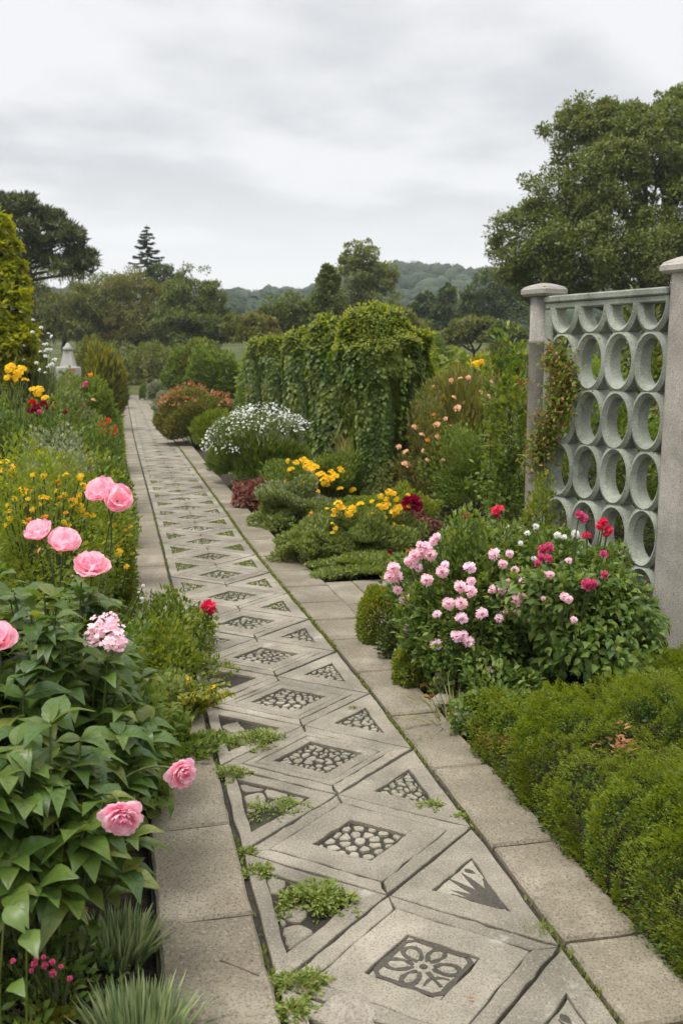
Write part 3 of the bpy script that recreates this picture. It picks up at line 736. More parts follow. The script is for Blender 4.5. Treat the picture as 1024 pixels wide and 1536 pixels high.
for c in range(NC + 1):
    cx = X0 + (c + .5) * px_ - .02
    if cx > FL - .02: continue
    for r in range(-1, 5):
        cz = zc0 - r * rowh; y0 = .0022 * ((c * 3 + r * 5) % 5 - 2); wob = rng.normal(size=2) * .004
        if r == -1: ring(cx, cz + .0, math.pi * 1.0, math.pi * 2.0, y0=y0, rz=rowh * .5 + .012)
        else: ring(cx + wob[0], cz + wob[1], y0=y0)
# the bowed cusps between the rings
for c in range(NC + 1):
    for r in range(0, 4):
        cx, cz = X0 + c * px_ - .02, zc0 - (r - .5) * rowh
        if cx < .16 or cx > FL - .1: continue
        for s in (-1, 1):
            V = [(cx - .03, -.028, cz + s * .03), (cx + .03, -.028, cz + s * .03), (cx + .03, .028, cz + s * .03), (cx - .03, .028, cz + s * .03), (cx, -.04, cz + s * .105), (cx, .04, cz + s * .105)]
lat = mb.build('ring_lattice', M['fence'], fence, smooth=False)
mm = MB(); n = 900; c_ = rng.integers(0, NC, n); r_ = rng.integers(0, 4, n); a = math.pi / 2 + rng.normal(size=n) * .30
P = np.c_[X0 + (c_ + .5) * px_ - .02 + px_ * .5 * np.cos(a), rng.uniform(-.055, .05, n), zc0 - r_ * rowh + rowh * .5 * np.sin(a) + .004]
k = (np.sin(c_ * 2.3 + r_ * 4.1) + rng.normal(size=n) * .4 > .2); P = P[k]; scatter(mm, T_CARD, P, rdir(len(P)) + [0, -.6, .3], rdir(len(P)), rng.uniform(.010, .022, len(P)))
tag(mm.build('moss_growth', LM['moss'], fence), kind='stuff')
# a slim post standing further back, seen through the rings
c = W(893, 560, 8.6); mb = MB(); lathe(mb, [(.05, -.05), (.045, 1.75), (.06, 1.76), (.06, 1.8), (.02, 1.83)], (c[0], 8.6), 14)
tag(mb.build('garden_post', M['post']), 'slim pale post seen through the top row of fence rings', 'post')

# ------------------------------------------------------------------ plants: generators
def mound(n, r, h, lump=.16, shell=.16, ry=None, freq=3.5, low=-.55):
    D = rdir(int(n * 1.7)); D = D[D[:, 2] > low][:n]
    L_ = 1 + lumpf(D, lump, freq)
    u = 1 - np.abs(rng.normal(size=len(D))) * shell; u = np.clip(u, .15, 1.06)
    cz = h * .45; sz = h * .55
    P = D * (L_ * u)[:, None] * np.array([r, ry or r, sz]) + np.array([0, 0, cz])
    k = P[:, 2] > .0
    return P[k], D[k], u[k]
def foliage(mb, P, D, T, size, up=.5, out=.8, rnd=.7, droop=0., mi=0, var=.35):
    n = len(P); d = D * out + UP * (up - droop) + rdir(n) * rnd
    N_ = D * .6 + UP * .7 + rdir(n) * .5
    S = size * rng.uniform(1 - var, 1 + var, n)
    if isinstance(T, list):
        w = rng.integers(0, len(T), n)
        for i, t in enumerate(T): scatter(mb, t, P[w == i], d[w == i], N_[w == i], S[w == i], mi)
    else: scatter(mb, T, P, d, N_, S, mi)
def twigs(mb, r, h, n=12, mi=1, r0=.006):
    for _ in range(n):
        d = nrm(rng.normal(size=3)); e_ = np.array([d[0] * r * .75, d[1] * r * .75, h * rng.uniform(.5, .92)])
        tube(mb, curve((d[0] * r * .12, d[1] * r * .12, -.03), e_, .12, 5), r0, r0 * .4, 4, mi)
def bush(name, label, cat, at, lm, T=T_CARD, leaf=.03, n=None, lump=.16, shell=.16, group=None, ry=None, up=.5, out=.8, rnd=.7, droop=0., tips=None, freq=3.5, cover=2.6, var=.35, z=None, stems=True, low=-.55):
    """one shrub as one mesh (leaves + twigs); at = (centre, radius, height)"""
    c, r, h = at; c = np.array([c[0], c[1], float(terr(c[0], c[1])) if z is None else z])
    leaf = max(leaf, 2.3 * 1.5 * mpp(c[1]))
    area = 2 * math.pi * r * (r + h); n = n or int(min(26000, max(500, cover * area / (leaf * leaf * .3))))
    mb = MB(); P, D, u = mound(n, r, h, lump, shell, ry, freq, low)
    foliage(mb, P, D, T, leaf, up, out, rnd, droop, 0, var)
    mats = [LM[lm], M['bark']]
    if tips:
        k = (u > .93) & (D[:, 2] > .25) & (rng.random(len(u)) < tips[1])
        foliage(mb, P[k] + D[k] * leaf * .5, D[k], T, leaf * .8, up + .3, out, rnd, droop, 2, var); mats.append(LM[tips[0]])
    if stems: twigs(mb, r, h, 14, 1, max(.004, r * .012))
    o = mb.build(name, mats); o.location = c
    return tag(o, label, cat, group)

# blooms (shared meshes), unit size about 1 across
def petal_grid(wid, ln, cup, a0, nt=7, na=7, wave=.035):
    V = []
    for i in range(nt):
        t = i / (nt - 1)
        w = wid * (math.sin(math.pi * (.12 + .80 * t)) ** .8)
        for j in range(na):
            a = -1 + 2 * j / (na - 1); th = a * 1.0
            V.append((w * math.sin(th) * 1.1, ln * t, cup * (t ** 2) + (1 - math.cos(th)) * w * .8 + wave * math.sin(t * 8 + a * 5 + a0 * 3) * t))
    F = [(i * na + j, i * na + j + 1, (i + 1) * na + j + 1, (i + 1) * na + j) for i in range(nt - 1) for j in range(na - 1)]
    return np.array(V), [np.array(F)]
def bloom_rings(name, pm, rings, centre=None, green=True):
    """rings: (count, tilt from upright in degrees, length, width, cup, base height)"""
    mb = MB()
    for ri, (cnt, tilt, ln, wid, cup, zb) in enumerate(rings):
        for k in range(cnt):
            a = 6.283 * (k + .5 * (ri % 2)) / cnt + rng.normal() * .12; tl = R(tilt + rng.normal() * 6)
            d = np.array([math.cos(a) * math.sin(tl), math.sin(a) * math.sin(tl), math.cos(tl)])
            nn = -np.array([math.cos(a) * math.cos(tl), math.sin(a) * math.cos(tl), -math.sin(tl)])
            scatter(mb, petal_grid(wid, ln, cup, a), [np.array([math.cos(a), math.sin(a), 0]) * .04 + UP * zb], [d], [nn], rng.uniform(.9, 1.08))
    mats = [PM[pm]]
    if centre:
        P = rdir(60) * .10 + UP * .12; scatter(mb, T_CARD, P, rdir(60) + UP, rdir(60), .10, 1); mats.append(PM[centre])
    if green:
        i = len(mats)
        for k in range(5):
            a = 6.283 * k / 5; scatter(mb, T_LEAF, [np.array([0, 0, -.02])], [np.array([math.cos(a), math.sin(a), -.1])], [UP], .3, i)
        mats.append(LM['shrub'])
    return mb.mesh(name, mats)
B = {}
B['peony'] = bloom_rings('peony_bloom', 'peony', [(7, 78, .52, .34, .10, 0), (7, 55, .48, .30, .08, .03), (7, 34, .44, .24, .04, .06), (6, 14, .38, .18, .02, .08)])
B['peonydrop'] = bloom_rings('drooping_peony_bloom', 'peony', [(8, 88, .58, .32, .14, 0), (8, 66, .52, .28, .10, .04), (8, 44, .48, .22, .06, .07), (7, 22, .42, .18, .02, .1)])
B['poppy'] = bloom_rings('poppy_bloom', 'pink', [(4, 74, .62, .52, .24, 0), (4, 52, .58, .46, .30, .03)])
B['cup'] = bloom_rings('cupped_bloom', 'pink', [(5, 80, .62, .48, .18, 0), (5, 60, .56, .42, .24, .03), (4, 34, .5, .34, .2, .06)])
def pompom(name, pm, n=46, open_=.2):
    mb = MB(); i = np.arange(n) + .5; ph = np.arccos(1 - 1.55 * i / n); th = math.pi * (1 + 5 ** .5) * i
    D = np.stack([np.cos(th) * np.sin(ph), np.sin(th) * np.sin(ph), np.cos(ph)], -1)
    scatter(mb, T_ROUND, D * .16, D + rdir(n) * .2, np.cross(D, rdir(n)) + UP * .1 * open_ + np.cross(D, np.array([0, 0, 1.])), rng.uniform(.28, .38, n), 0)
    scatter(mb, T_LEAF, np.repeat([[0, 0, -.12]], 5, 0), np.c_[np.cos(np.arange(5) * 1.256), np.sin(np.arange(5) * 1.256), np.full(5, -.2)], np.repeat([[0, 0, 1.]], 5, 0), .3, 1)
    return mb.mesh(name, [PM[pm], LM['shrub']])
for nm in ('rosep', 'lilac', 'hot', 'crim', 'peach', 'magenta', 'red', 'white'): B[nm] = pompom('rose_bloom', nm)
B['dahlia'] = pompom('dahlia_bloom', 'crim', 90)
def cluster(name, pm, n=26, r=.4, leaf=.16, centre=None, flat=.55):
    """a head of small five-petalled flowers"""
    mb = MB(); C_ = rdir(n) * r * rng.random((n, 1)) ** .33; C_[:, 2] = np.abs(C_[:, 2]) * flat
    N_ = nrm(C_ + UP * .35 + rdir(n) * .25)
    for c, nn in zip(C_, N_):
        x = nrm(np.cross(nn, np.array([.3, .8, .2]))); y = np.cross(nn, x); a = np.arange(5) * 1.2566 + rng.uniform(0, 6)
        D = np.cos(a)[:, None] * x + np.sin(a)[:, None] * y + nn * .25
        scatter(mb, T_ROUND, np.repeat(c[None], 5, 0), D, np.repeat(nn[None], 5, 0), leaf * rng.uniform(.8, 1.15), 0)
        if centre: scatter(mb, T_ROUND, c[None] + nn * .01, [x], [nn], leaf * .35, 1)
    return mb.mesh(name, [PM[pm]] + ([PM[centre]] if centre else []))
B['ycl'] = cluster('yellow_flower_head', 'yellow', 22, .42, .2)
B['ocl'] = cluster('orange_flower_head', 'orange', 18, .4, .2)
B['rcl'] = cluster('red_flower_head', 'red', 12, .36, .3)
B['pcl'] = cluster('peach_flower_head', 'peach', 22, .42, .18)
B['mcl'] = cluster('magenta_flower_head', 'magenta', 14, .38, .24)
B['wcl'] = cluster('white_flower_head', 'white', 16, .42, .2)
B['lcl'] = cluster('pale_blossom_head', 'rosep', 70, .5, .085, 'white', .8)
B['hcl'] = cluster('hot_pink_flower_head', 'hot', 14, .4, .28)

def flower(root, mesh, p, size, face=(0, 0, 1), name='flower', jitter=.35, label=None):
    """a bloom as a child of its plant, at world point p"""
    o = bpy.data.objects.new(name, B[mesh]); COL.objects.link(o); o.parent = root
    o.location = Vector(p) - root.location; o.scale = (size,) * 3
    f = Vector(np.asarray(face, float) + rng.normal(size=3) * jitter)
    q = f.to_track_quat('Z', 'Y'); o.rotation_mode = 'QUATERNION'; o.rotation_quaternion = q @ Vector((0, 0, 1)).rotation_difference(Vector((0, 0, 1)))
    if label: o['label'] = label
    return o
def plant(name, label, cat, at, lm, flowers=(), stalk=True, group=None, stemmat='stem', **k):
    """a flowering plant: an Empty with foliage and each flower as a child; flowers = (mesh, px, py, size px[, Y])"""
    c, r, h = at; c = np.array([c[0], c[1], float(terr(c[0], c[1]))])
    root = empty(name, tuple(c), label, cat, group)
    o = bush('foliage', None, None, at, lm, **k); o.parent = root; o.location = (0, 0, 0)
    sm = MB()
    for f in flowers:
        ry_ = k.get('ry') or r; Y = f[4] if len(f) > 4 else c[1] - ry_ * .3
        if len(f) < 5:
            for Yt in np.linspace(c[1] - ry_ * 1.05, c[1], 40):
                w_ = W(f[1], f[2], Yt) - c
                if (w_[0] / r) ** 2 + (w_[1] / ry_) ** 2 + ((w_[2] - h * .45) / (h * .55)) ** 2 < 1.0: Y = Yt - .11 * min(1, r * 2); break
        p = W(f[1], f[2], Y); sz = f[3] * mpp(Y)
        flower(root, f[0], p, sz, (rng.normal() * .2, -.55, .8))
        if stalk:
            b = np.array([c[0] + (p[0] - c[0]) * .55, c[1] + (p[1] - c[1]) * .5, max(c[2] + .02, p[2] - max(.2, .5 * h))])
            tube(sm, curve(b, p - UP * sz * .08, .05, 5) - c, .0035 + sz * .02, .0025 + sz * .01, 4)
    if sm.n: sm.build('stem', M[stemmat], root)
    return root
def RY(n, x0, x1, y0, y1, s0, s1): return tuple((rng.uniform(x0, x1), rng.uniform(y0, y1), rng.uniform(s0, s1)) for _ in range(n))
def S(x, yb, yt, w): return spec(x, yb, yt, w)
def at_Y(x, Y, yt, wpx):
    t = W(x, yt, Y); return (np.array([t[0], Y, 0.]), wpx * mpp(Y) / 2, t[2] - float(terr(t[0], Y)))

# ------------------------------------------------------------------ right side of the path
# big rose bush with pale pink pompoms
roses = [(631,830),(617,843),(650,812),(655,806),(639,822),(690,880),(705,887),(691,905),(692,928),(695,952),(684,955),(702,963),(655,922),(654,967),(627,852),(596,866),(608,900),(612,842),(590,852),(630,818),(645,832),(741,832),
         (748,928),(773,902),(737,884),(722,921),(667,848),(610,943),(733,1006),(640,870),(596,885),(663,857),(672,905),(704,852),(585,865),(768,884),(752,886),(659,1018),(622,833),(706,872)]
fl = []
for i, (x, y) in enumerate(roses):
    big = y > 820 and rng.random() < .75
    fl.append((('lilac' if (y > 915 or rng.random() < .3) else 'rosep'), x, y, 21 if big else 15))
plant('rose_bush', 'large rose bush covered in pale pink pompom roses beside the right kerb', 'rose bush', at_Y(702, 5.0, 800, 190), 'rose', fl, T=T_LEAF, leaf=.032, n=15000, lump=.2, shell=.2, cover=3, tips=('fresh', .3), ry=.42)
# its leafy right-hand neighbour by the post
fl = [('magenta', x, y, s) for x, y, s in ((735,878,15),(814,824,16),(822,822,18),(811,836,13),(806,845,12),(880,877,20),(889,876,15),(906,862,13),(868,772,14),(876,778,16),(905,832,14),(822,838,14))]
fl += [('hot', x, y, s, 4.95) for x, y, s in ((904,783,14),(912,795,15),(900,789,15),(879,804,15),(908,802,11),(906,783,12))]
fl += [('rosep', x, y, s) for x, y, s in RY(16, 745, 890, 815, 935, 9, 16)]
fl += [('hcl', x, y, s, 5.5) for x, y, s in ((747,765,22),(742,772,16),(700,772,14))]
fl += [('white', x, y, s, 4.95) for x, y, s in ((835,803,12),(790,800,10),(845,806,10),(862,801,14),(803,790,11),(870,830,12),(780,815,9),(800,838,10))]
plant('rose_bush', 'dark broad leaved bush with magenta, red and pale pink blooms before the ring fence', 'rose bush', at_Y(862, 4.98, 800, 240), 'rose', fl, T=T_MED, leaf=.05, n=9500, lump=.22, shell=.24, cover=3, tips=('shrub', .4), ry=.56, droop=.5, low=-.85)
bush('shrub', 'low broad leaved dark shrub at the foot of the near fence post', 'shrub', at_Y(922, 4.95, 915, 100), 'rose', T=T_MED, leaf=.06, n=2300, droop=.7, ry=.28)
plant('flowering_shrub', 'airy brownish rose shrub with tiny pale blooms between the pompom roses and the fence', 'shrub', at_Y(750, 5.7, 785, 160), 'olive', [('white', x, y, 8, 5.4) for x, y in ((716,800),(733,792),(750,803),(760,790),(775,806),(735,812),(765,815),(724,786))] + [('peach', x, y, 9, 5.4) for x, y in ((745,797),(756,812),(712,812),(780,795))] + [('rosep', x, y, s) for x, y, s in RY(14, 690, 800, 795, 850, 7, 12)], T=T_LEAF, leaf=.024, n=5500, lump=.25, shell=.3, up=.9)
bush('box_shrub', 'small clipped round bright green shrub at the corner of the side path', 'shrub', at_Y(573, 5.62, 880, 72), 'fresh', leaf=.018, n=8000, lump=.06, shell=.1, tips=('lime', .5))
bush('shrub', 'small yellow green shrub below the pompom roses', 'shrub', at_Y(622, 4.85, 955, 62), 'fresh', T=T_LEAF, leaf=.022, n=2600, tips=('lime', .4))
bush('shrub', 'low dark green shrub under the left edge of the pompom roses', 'shrub', at_Y(612, 5.3, 925, 76), 'dark', T=T_LEAF, leaf=.022, n=3200)
bush('shrub', 'dark leafy low shrub in front of the pompom roses by the juniper tip', 'shrub', at_Y(750, 4.35, 1012, 150), 'rose', T=T_LEAF, leaf=.032, n=3600, ry=.26, droop=.3, lump=.3, low=-.85)
def tuft(label, at, lm, n=260, w=.05, ln=1.0, lean=.45, name='grass_tuft', cat='grass tuft', group=None, curl=.35):
    c, r, h = at; mb = MB()
    a = rng.uniform(0, 6.283, n); out = np.abs(rng.normal(size=n)) * lean; L_ = h * ln * rng.uniform(.6, 1.1, n)
    b = np.c_[np.cos(a), np.sin(a)] * (r * .55 * np.sqrt(rng.random(n)))[:, None]
    dirs = np.c_[np.cos(a) * out, np.sin(a) * out, np.ones(n)]; dirs = nrm(dirs)
    W0 = np.array([1., .95, .75, .06]); Z = [0, .4, .75, 1.]
    side = nrm(np.cross(dirs, UP + rdir(n) * .4)); V = []
    for wz, t in zip(W0, Z):
        cen = np.c_[b, np.full(n, -.01)] + dirs * (L_ * t)[:, None] + np.c_[np.cos(a), np.sin(a), -np.ones(n) * .6] * (curl * L_ * t * t * out)[:, None]
        V += [cen - side * (w * wz / 2), cen + side * (w * wz / 2)]
    V = np.stack(V, 1); k = np.arange(n)[:, None] * 8
    F = np.concatenate([k + np.array([[2 * i, 2 * i + 1, 2 * i + 3, 2 * i + 2]]) for i in range(3)])
    mb.add(V.reshape(-1, 3), F); o = mb.build(name, LM[lm]); o.location = (c[0], c[1], float(terr(c[0], c[1])))
    return tag(o, label, cat, group)
tuft('arching striped sedge tuft at the kerb below the pompom roses', S(688, 1090, 1020, 90), 'sedge', 110, .007, 1.5, .8, curl=.7)
for i, (x, y, rr, lb) in enumerate(((668, 1058, .05, 'small mossy edging stone at the foot of the sedge tuft'), (694, 1086, .055, 'rough grey edging stone between the sedge tuft and the juniper'), (652, 1030, .04, 'smallest dark edging stone under the pompom roses by the kerb'))):
    c = G(x, y); mb = MB(); mb.add(*rock(np.array([c[0], c[1], .01]), (rr, rr * .8, rr * .7))); tag(mb.build('edging_stone', M['rubble']), lb, 'stone', 'stones along the right kerb')
mb = MB(); n = 420; q = rng.uniform(to_pq(G(725, 1125))[1], to_pq(G(640, 1010))[1], n)
p = edge(3, q) + rng.uniform(.0, .22, n); scatter(mb, T_LEAF, np.c_[to_xy(p, q), rng.uniform(.0, .03, n)], rdir(n) * [1, 1, .2], UP + rdir(n) * .5, rng.uniform(.02, .045, n))
qb = rng.uniform(-1.5, 3, 700); pb = edge(0, qb) - rng.uniform(.0, .4, 700) ** 1.0
scatter(mb, T_LEAF, np.c_[to_xy(pb, qb), rng.uniform(-.04, .0, 700)], rdir(700) * [1, 1, .2], UP + rdir(700) * .5, rng.uniform(.012, .03, 700))
n = 90; q = rng.uniform(-1.2, 7, n); p = np.where(rng.random(n) < .5, edge(1, q) + rng.normal(size=n) * .10, rng.uniform(edge(0, q), edge(3, q)))
scatter(mb, T_LEAF, np.c_[to_xy(p, q), np.full(n, .012)], rdir(n) * [1, 1, .05], UP + rdir(n) * .3, rng.uniform(.006, .018, n))
tag(mb.build('fallen_leaves', LM['brown']), 'brown fallen leaves on the bed soil', 'leaves', kind='stuff')

# juniper mat: plumes that stream down towards the kerb
def juniper():
    mb = MB(); flow = nrm(np.array([-.86, -.5]))
    n = 330; P, A = [], []
    q, pp = [a_.ravel() for a_ in np.meshgrid(np.arange(-.6, 2.6, .14), np.arange(0, 1.9, .165), indexing='ij')]
    q = q + rng.uniform(-.04, .04, len(q)); pp = np.maximum(0, pp + rng.uniform(-.06, .06, len(pp)))
    e0 = edge(3, q) + .02 + .04 * np.sin(q * 5) + np.clip(q - 1.5, 0, 2) * .10
    x = to_xy(e0 + pp, q)
    keep = (x[:, 1] < 4.02 + .50 * np.clip((x[:, 0] - .75) / .95, 0, 1.6) + .06 * np.sin(x[:, 0] * 5)) & (x[:, 0] < 2.5)
    x, pp, q = x[keep], pp[keep], q[keep]
    def surf(xy, pv):
        s = np.clip(pv / .30, 0, 1); lob = .06 * np.sin(xy @ np.array([3.1, 6.3]) + 1.5 * np.sin(xy @ np.array([2.2, -1.4])))
        return .06 + .125 * np.sqrt(1 - (1 - s) ** 2) + .02 * np.clip(pv - .3, 0, 1) + lob * s
    hole = G(928, 1205, .22)[:2]
    for c, pv in zip(x, pp):
        if np.linalg.norm((c - hole) * [1, 1.2]) < .07: continue
        fl2 = nrm(flow + rng.normal(size=2) * .22); L_ = rng.uniform(.30, .56); m = 14
        t = np.linspace(-.35, .65, m); sway = .04 * rng.normal() * np.sin(t * 4)
        path = c[None] + fl2[None] * (t * L_)[:, None] + np.array([-fl2[1], fl2[0]]) * sway[:, None]
        pvv = to_pq(path)[0] - edge(3, to_pq(path)[1]) + .015
        path = path + NX * np.maximum(-pvv, 0)[:, None]; pvv = np.maximum(pvv, 0); u_ = np.linspace(0, 1, m)
        wd0 = rng.uniform(.056, .076); z = surf(path, pvv) - .02 + rng.uniform(-.045, .03) + .075 * np.sin(math.pi * u_) - .05 * u_ ** 3
        path3 = np.c_[path, np.maximum(z, .012)]
        k = int(3800 * L_); tt = rng.random(k) ** .85; base = np.stack([np.interp(tt, u_, path3[:, i]) for i in range(3)], -1)
        wd = (wd0 * np.sin(math.pi * (.12 + .80 * tt)) ** .7)[:, None]
        side = np.array([-fl2[1], fl2[0], 0]); th = rng.normal(size=(k, 1)) * .62; rr = 1 - np.abs(rng.normal(size=(k, 1))) * .16
        # short side sprays ripple the frond's surface
        rip = 1 + .22 * np.sin(tt[:, None] * 34 + np.sign(th) * 2 + np.abs(th) * 5)
        P.append(base + (side * np.sin(th) + UP * np.cos(th) * 1.2) * wd * rr * rip)
        A.append(np.array([*fl2, .05])[None] * .8 + side * np.sin(th) * .7 + UP * np.cos(th) * .65 + rdir(k) * .4)
    P, A = np.concatenate(P), np.concatenate(A)
    sp = np.array([[-.22, 0, 0], [0, .0, .1], [.22, 0, 0], [.13, .55, .05], [0, 1, .0], [-.13, .55, .05]])
    scatter(mb, (sp, [np.array([[0, 1, 4, 5], [1, 2, 3, 4]])]), P, A, UP + rdir(len(P)) * .6, rng.uniform(.0065, .012, len(P)), 0)
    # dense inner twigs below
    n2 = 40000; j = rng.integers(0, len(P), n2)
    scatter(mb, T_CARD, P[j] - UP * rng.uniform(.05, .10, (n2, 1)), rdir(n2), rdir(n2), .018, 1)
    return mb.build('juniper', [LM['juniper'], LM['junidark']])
tag(juniper(), 'spreading bright green feathery juniper mat hanging over the right kerb', 'juniper')
# red dead twig with one leaf in the gap of the mat
c = W(930, 1190, 3.45); mb = MB(); n = 46
scatter(mb, T_LEAF, np.array([c[0], c[1], .24]) + rng.normal(size=(n, 3)) * [.035, .035, .018], rdir(n) * [1, 1, .4], UP + rdir(n) * .6, .028, 0)
tag(mb.build('seedling', LM['redtop']), 'small red leaved seedling in the dark gap of the juniper mat', 'seedling')
bush('shrub', 'dark mossy shrub behind the juniper at the right edge of the photo', 'shrub', at_Y(1010, 4.75, 985, 150), 'juniper', leaf=.02, n=7000, ry=.25, lump=.2)

# silver and green mounds along the kerb
bush('santolina', 'grey green cushion plant at the kerb, nearest the purple foliage', 'cushion plant', S(438, 792, 722, 104), 'sage', T=T_LEAF, leaf=.034, group='grey cushions along the right kerb', tips=('grey', .7), lump=.34, shell=.3, up=.9, cover=3.2)
bush('santolina', 'grey green cushion plant with feathery tips in front of the yellow flowers', 'cushion plant', S(462, 848, 772, 92), 'sage', T=T_LEAF, leaf=.032, group='grey cushions along the right kerb', tips=('weed', .7), lump=.36, shell=.3, up=.9, cover=3.2)
bush('santolina', 'widest dark grey green cushion plant beside the low mat', 'cushion plant', S(545, 846, 768, 128), 'sage', T=T_LEAF, leaf=.032, group='grey cushions along the right kerb', lump=.34, shell=.32, up=.9, tips=('shrub', .7), cover=3.2)
bush('ground_mat', 'flat dark green mat plant along the edge of the side path', 'mat plant', at_Y(555, 7.55, 836, 165), 'sage', T=T_LEAF, leaf=.03, ry=.35, lump=.22, shell=.3, tips=('fresh', .5))
plant('yellow_flower', 'bushy plant with the densest yellow daisies, behind the grey cushions', 'flowering plant', S(482, 770, 694, 110), 'shrub',
      [('ycl', x, y, s) for x, y, s in RY(18, 425, 535, 688, 742, 7, 12) + ((462,698,18),(455,690,14),(444,694,12),(480,712,16),(500,716,18),(488,722,18),(470,702,18),(512,706,12),(497,708,12),(436,704,12),(430,722,10))], leaf=.03, lump=.34, shell=.32, up=.9, tips=('fresh', .5), T=T_LEAF)
plant('yellow_flower', 'bushy plant with a few gold daisies left of the dark red dahlia', 'flowering plant', S(545, 818, 752, 118), 'shrub',
      [('ycl', x, y, s, 7.9) for x, y, s in RY(14, 488, 575, 752, 800, 6, 11) + ((508,757,17),(525,768,18),(540,756,13),(513,762,12),(528,762,12))] + [('ocl', 478, 774, 10), ('ocl', 466, 770, 8)], leaf=.026, lump=.34, shell=.32, up=.9, tips=('fresh', .6), T=T_LEAF)
plant('yellow_flower', 'yellow flowered plant just beside the dark red dahlia', 'flowering plant', S(600, 818, 742, 86), 'fresh',
      [('ycl', x, y, s, 7.95) for x, y, s in RY(12, 566, 616, 735, 806, 6, 11) + ((578,758,16),(588,770,15),(596,764,17),(583,738,13),(602,790,12),(570,764,11),(586,800,10))], leaf=.026, lump=.32, shell=.3, up=.9, tips=('lime', .6), T=T_LEAF)
plant('dahlia', 'dark crimson dahlia with one full round bloom', 'dahlia', S(620, 822, 770, 60), 'purple', [('dahlia', 617, 757, 34, 8.0), ('crim', 584, 828, 8, 7.2), ('red', 617, 836, 15, 6.6), ('red', 612, 828, 10, 6.7)], T=T_LEAF, leaf=.04)
bush('heuchera', 'low purple leaved plant at the kerb', 'purple plant', S(380, 762, 712, 60), 'purple', T=T_LEAF, leaf=.05, up=.3, tips=('purple', .5))
# white flowered mound
at = S(392, 732, 622, 152); root = plant('white_flower_bush', 'wide grassy mound topped with small white flowers', 'flowering bush', at, 'shrub', [], leaf=.075, T=T_GRASS, n=20000, up=1.1, lump=.10, shell=.22, tips=('grey', .6))
mb = MB(); P, D, u = mound(2600, at[1] * 1.14, at[2] * 1.14, .06, .08); k = (D[:, 2] > .0) & ((D[:, 0] < -.35) | (D[:, 2] > .5)) & (rng.random(len(D)) < .7)
P, D = P[k], D[k]; scatter(mb, T_ROUND, P, rdir(len(P)) + D * .3, D + UP, rng.uniform(.022, .042, len(P)))
tag(mb.build('flowers', PM['white'], root), kind='stuff')
bush('shrub', 'bright green mound in front of the white flowers', 'shrub', S(325, 672, 622, 66), 'fresh', leaf=.13, T=T_GRASS, up=1., n=6000)
at = S(292, 668, 586, 108); root = plant('red_topped_shrub', 'olive shrub with coral red flower tops beside the path', 'flowering shrub', at, 'olive', [], leaf=.05, lump=.12, tips=('sage', .3))
mb = MB(); P, D, u = mound(2100, at[1] * 1.06, at[2] * 1.10, .12, .09); k = (D[:, 2] > .45); P, D = P[k], D[k]
scatter(mb, T_CARD, P, rdir(len(P)) + D, D + UP, rng.uniform(.05, .10, len(P)))
tag(mb.build('flowers', LM['redtop'], root), kind='stuff')
bush('shrub', 'pale grey mound between the coral topped shrub and the grey ball', 'shrub', S(263, 630, 585, 62), 'grey', leaf=.06, tips=('sage', .5))
bush('shrub', 'round silver grey ball shrub where the path narrows', 'shrub', S(237, 602, 570, 32), 'grey', leaf=.06, lump=.07)
bush('shrub', 'small green ball shrub left of the silver ball', 'shrub', S(218, 600, 575, 18), 'shrub', leaf=.06, lump=.07)

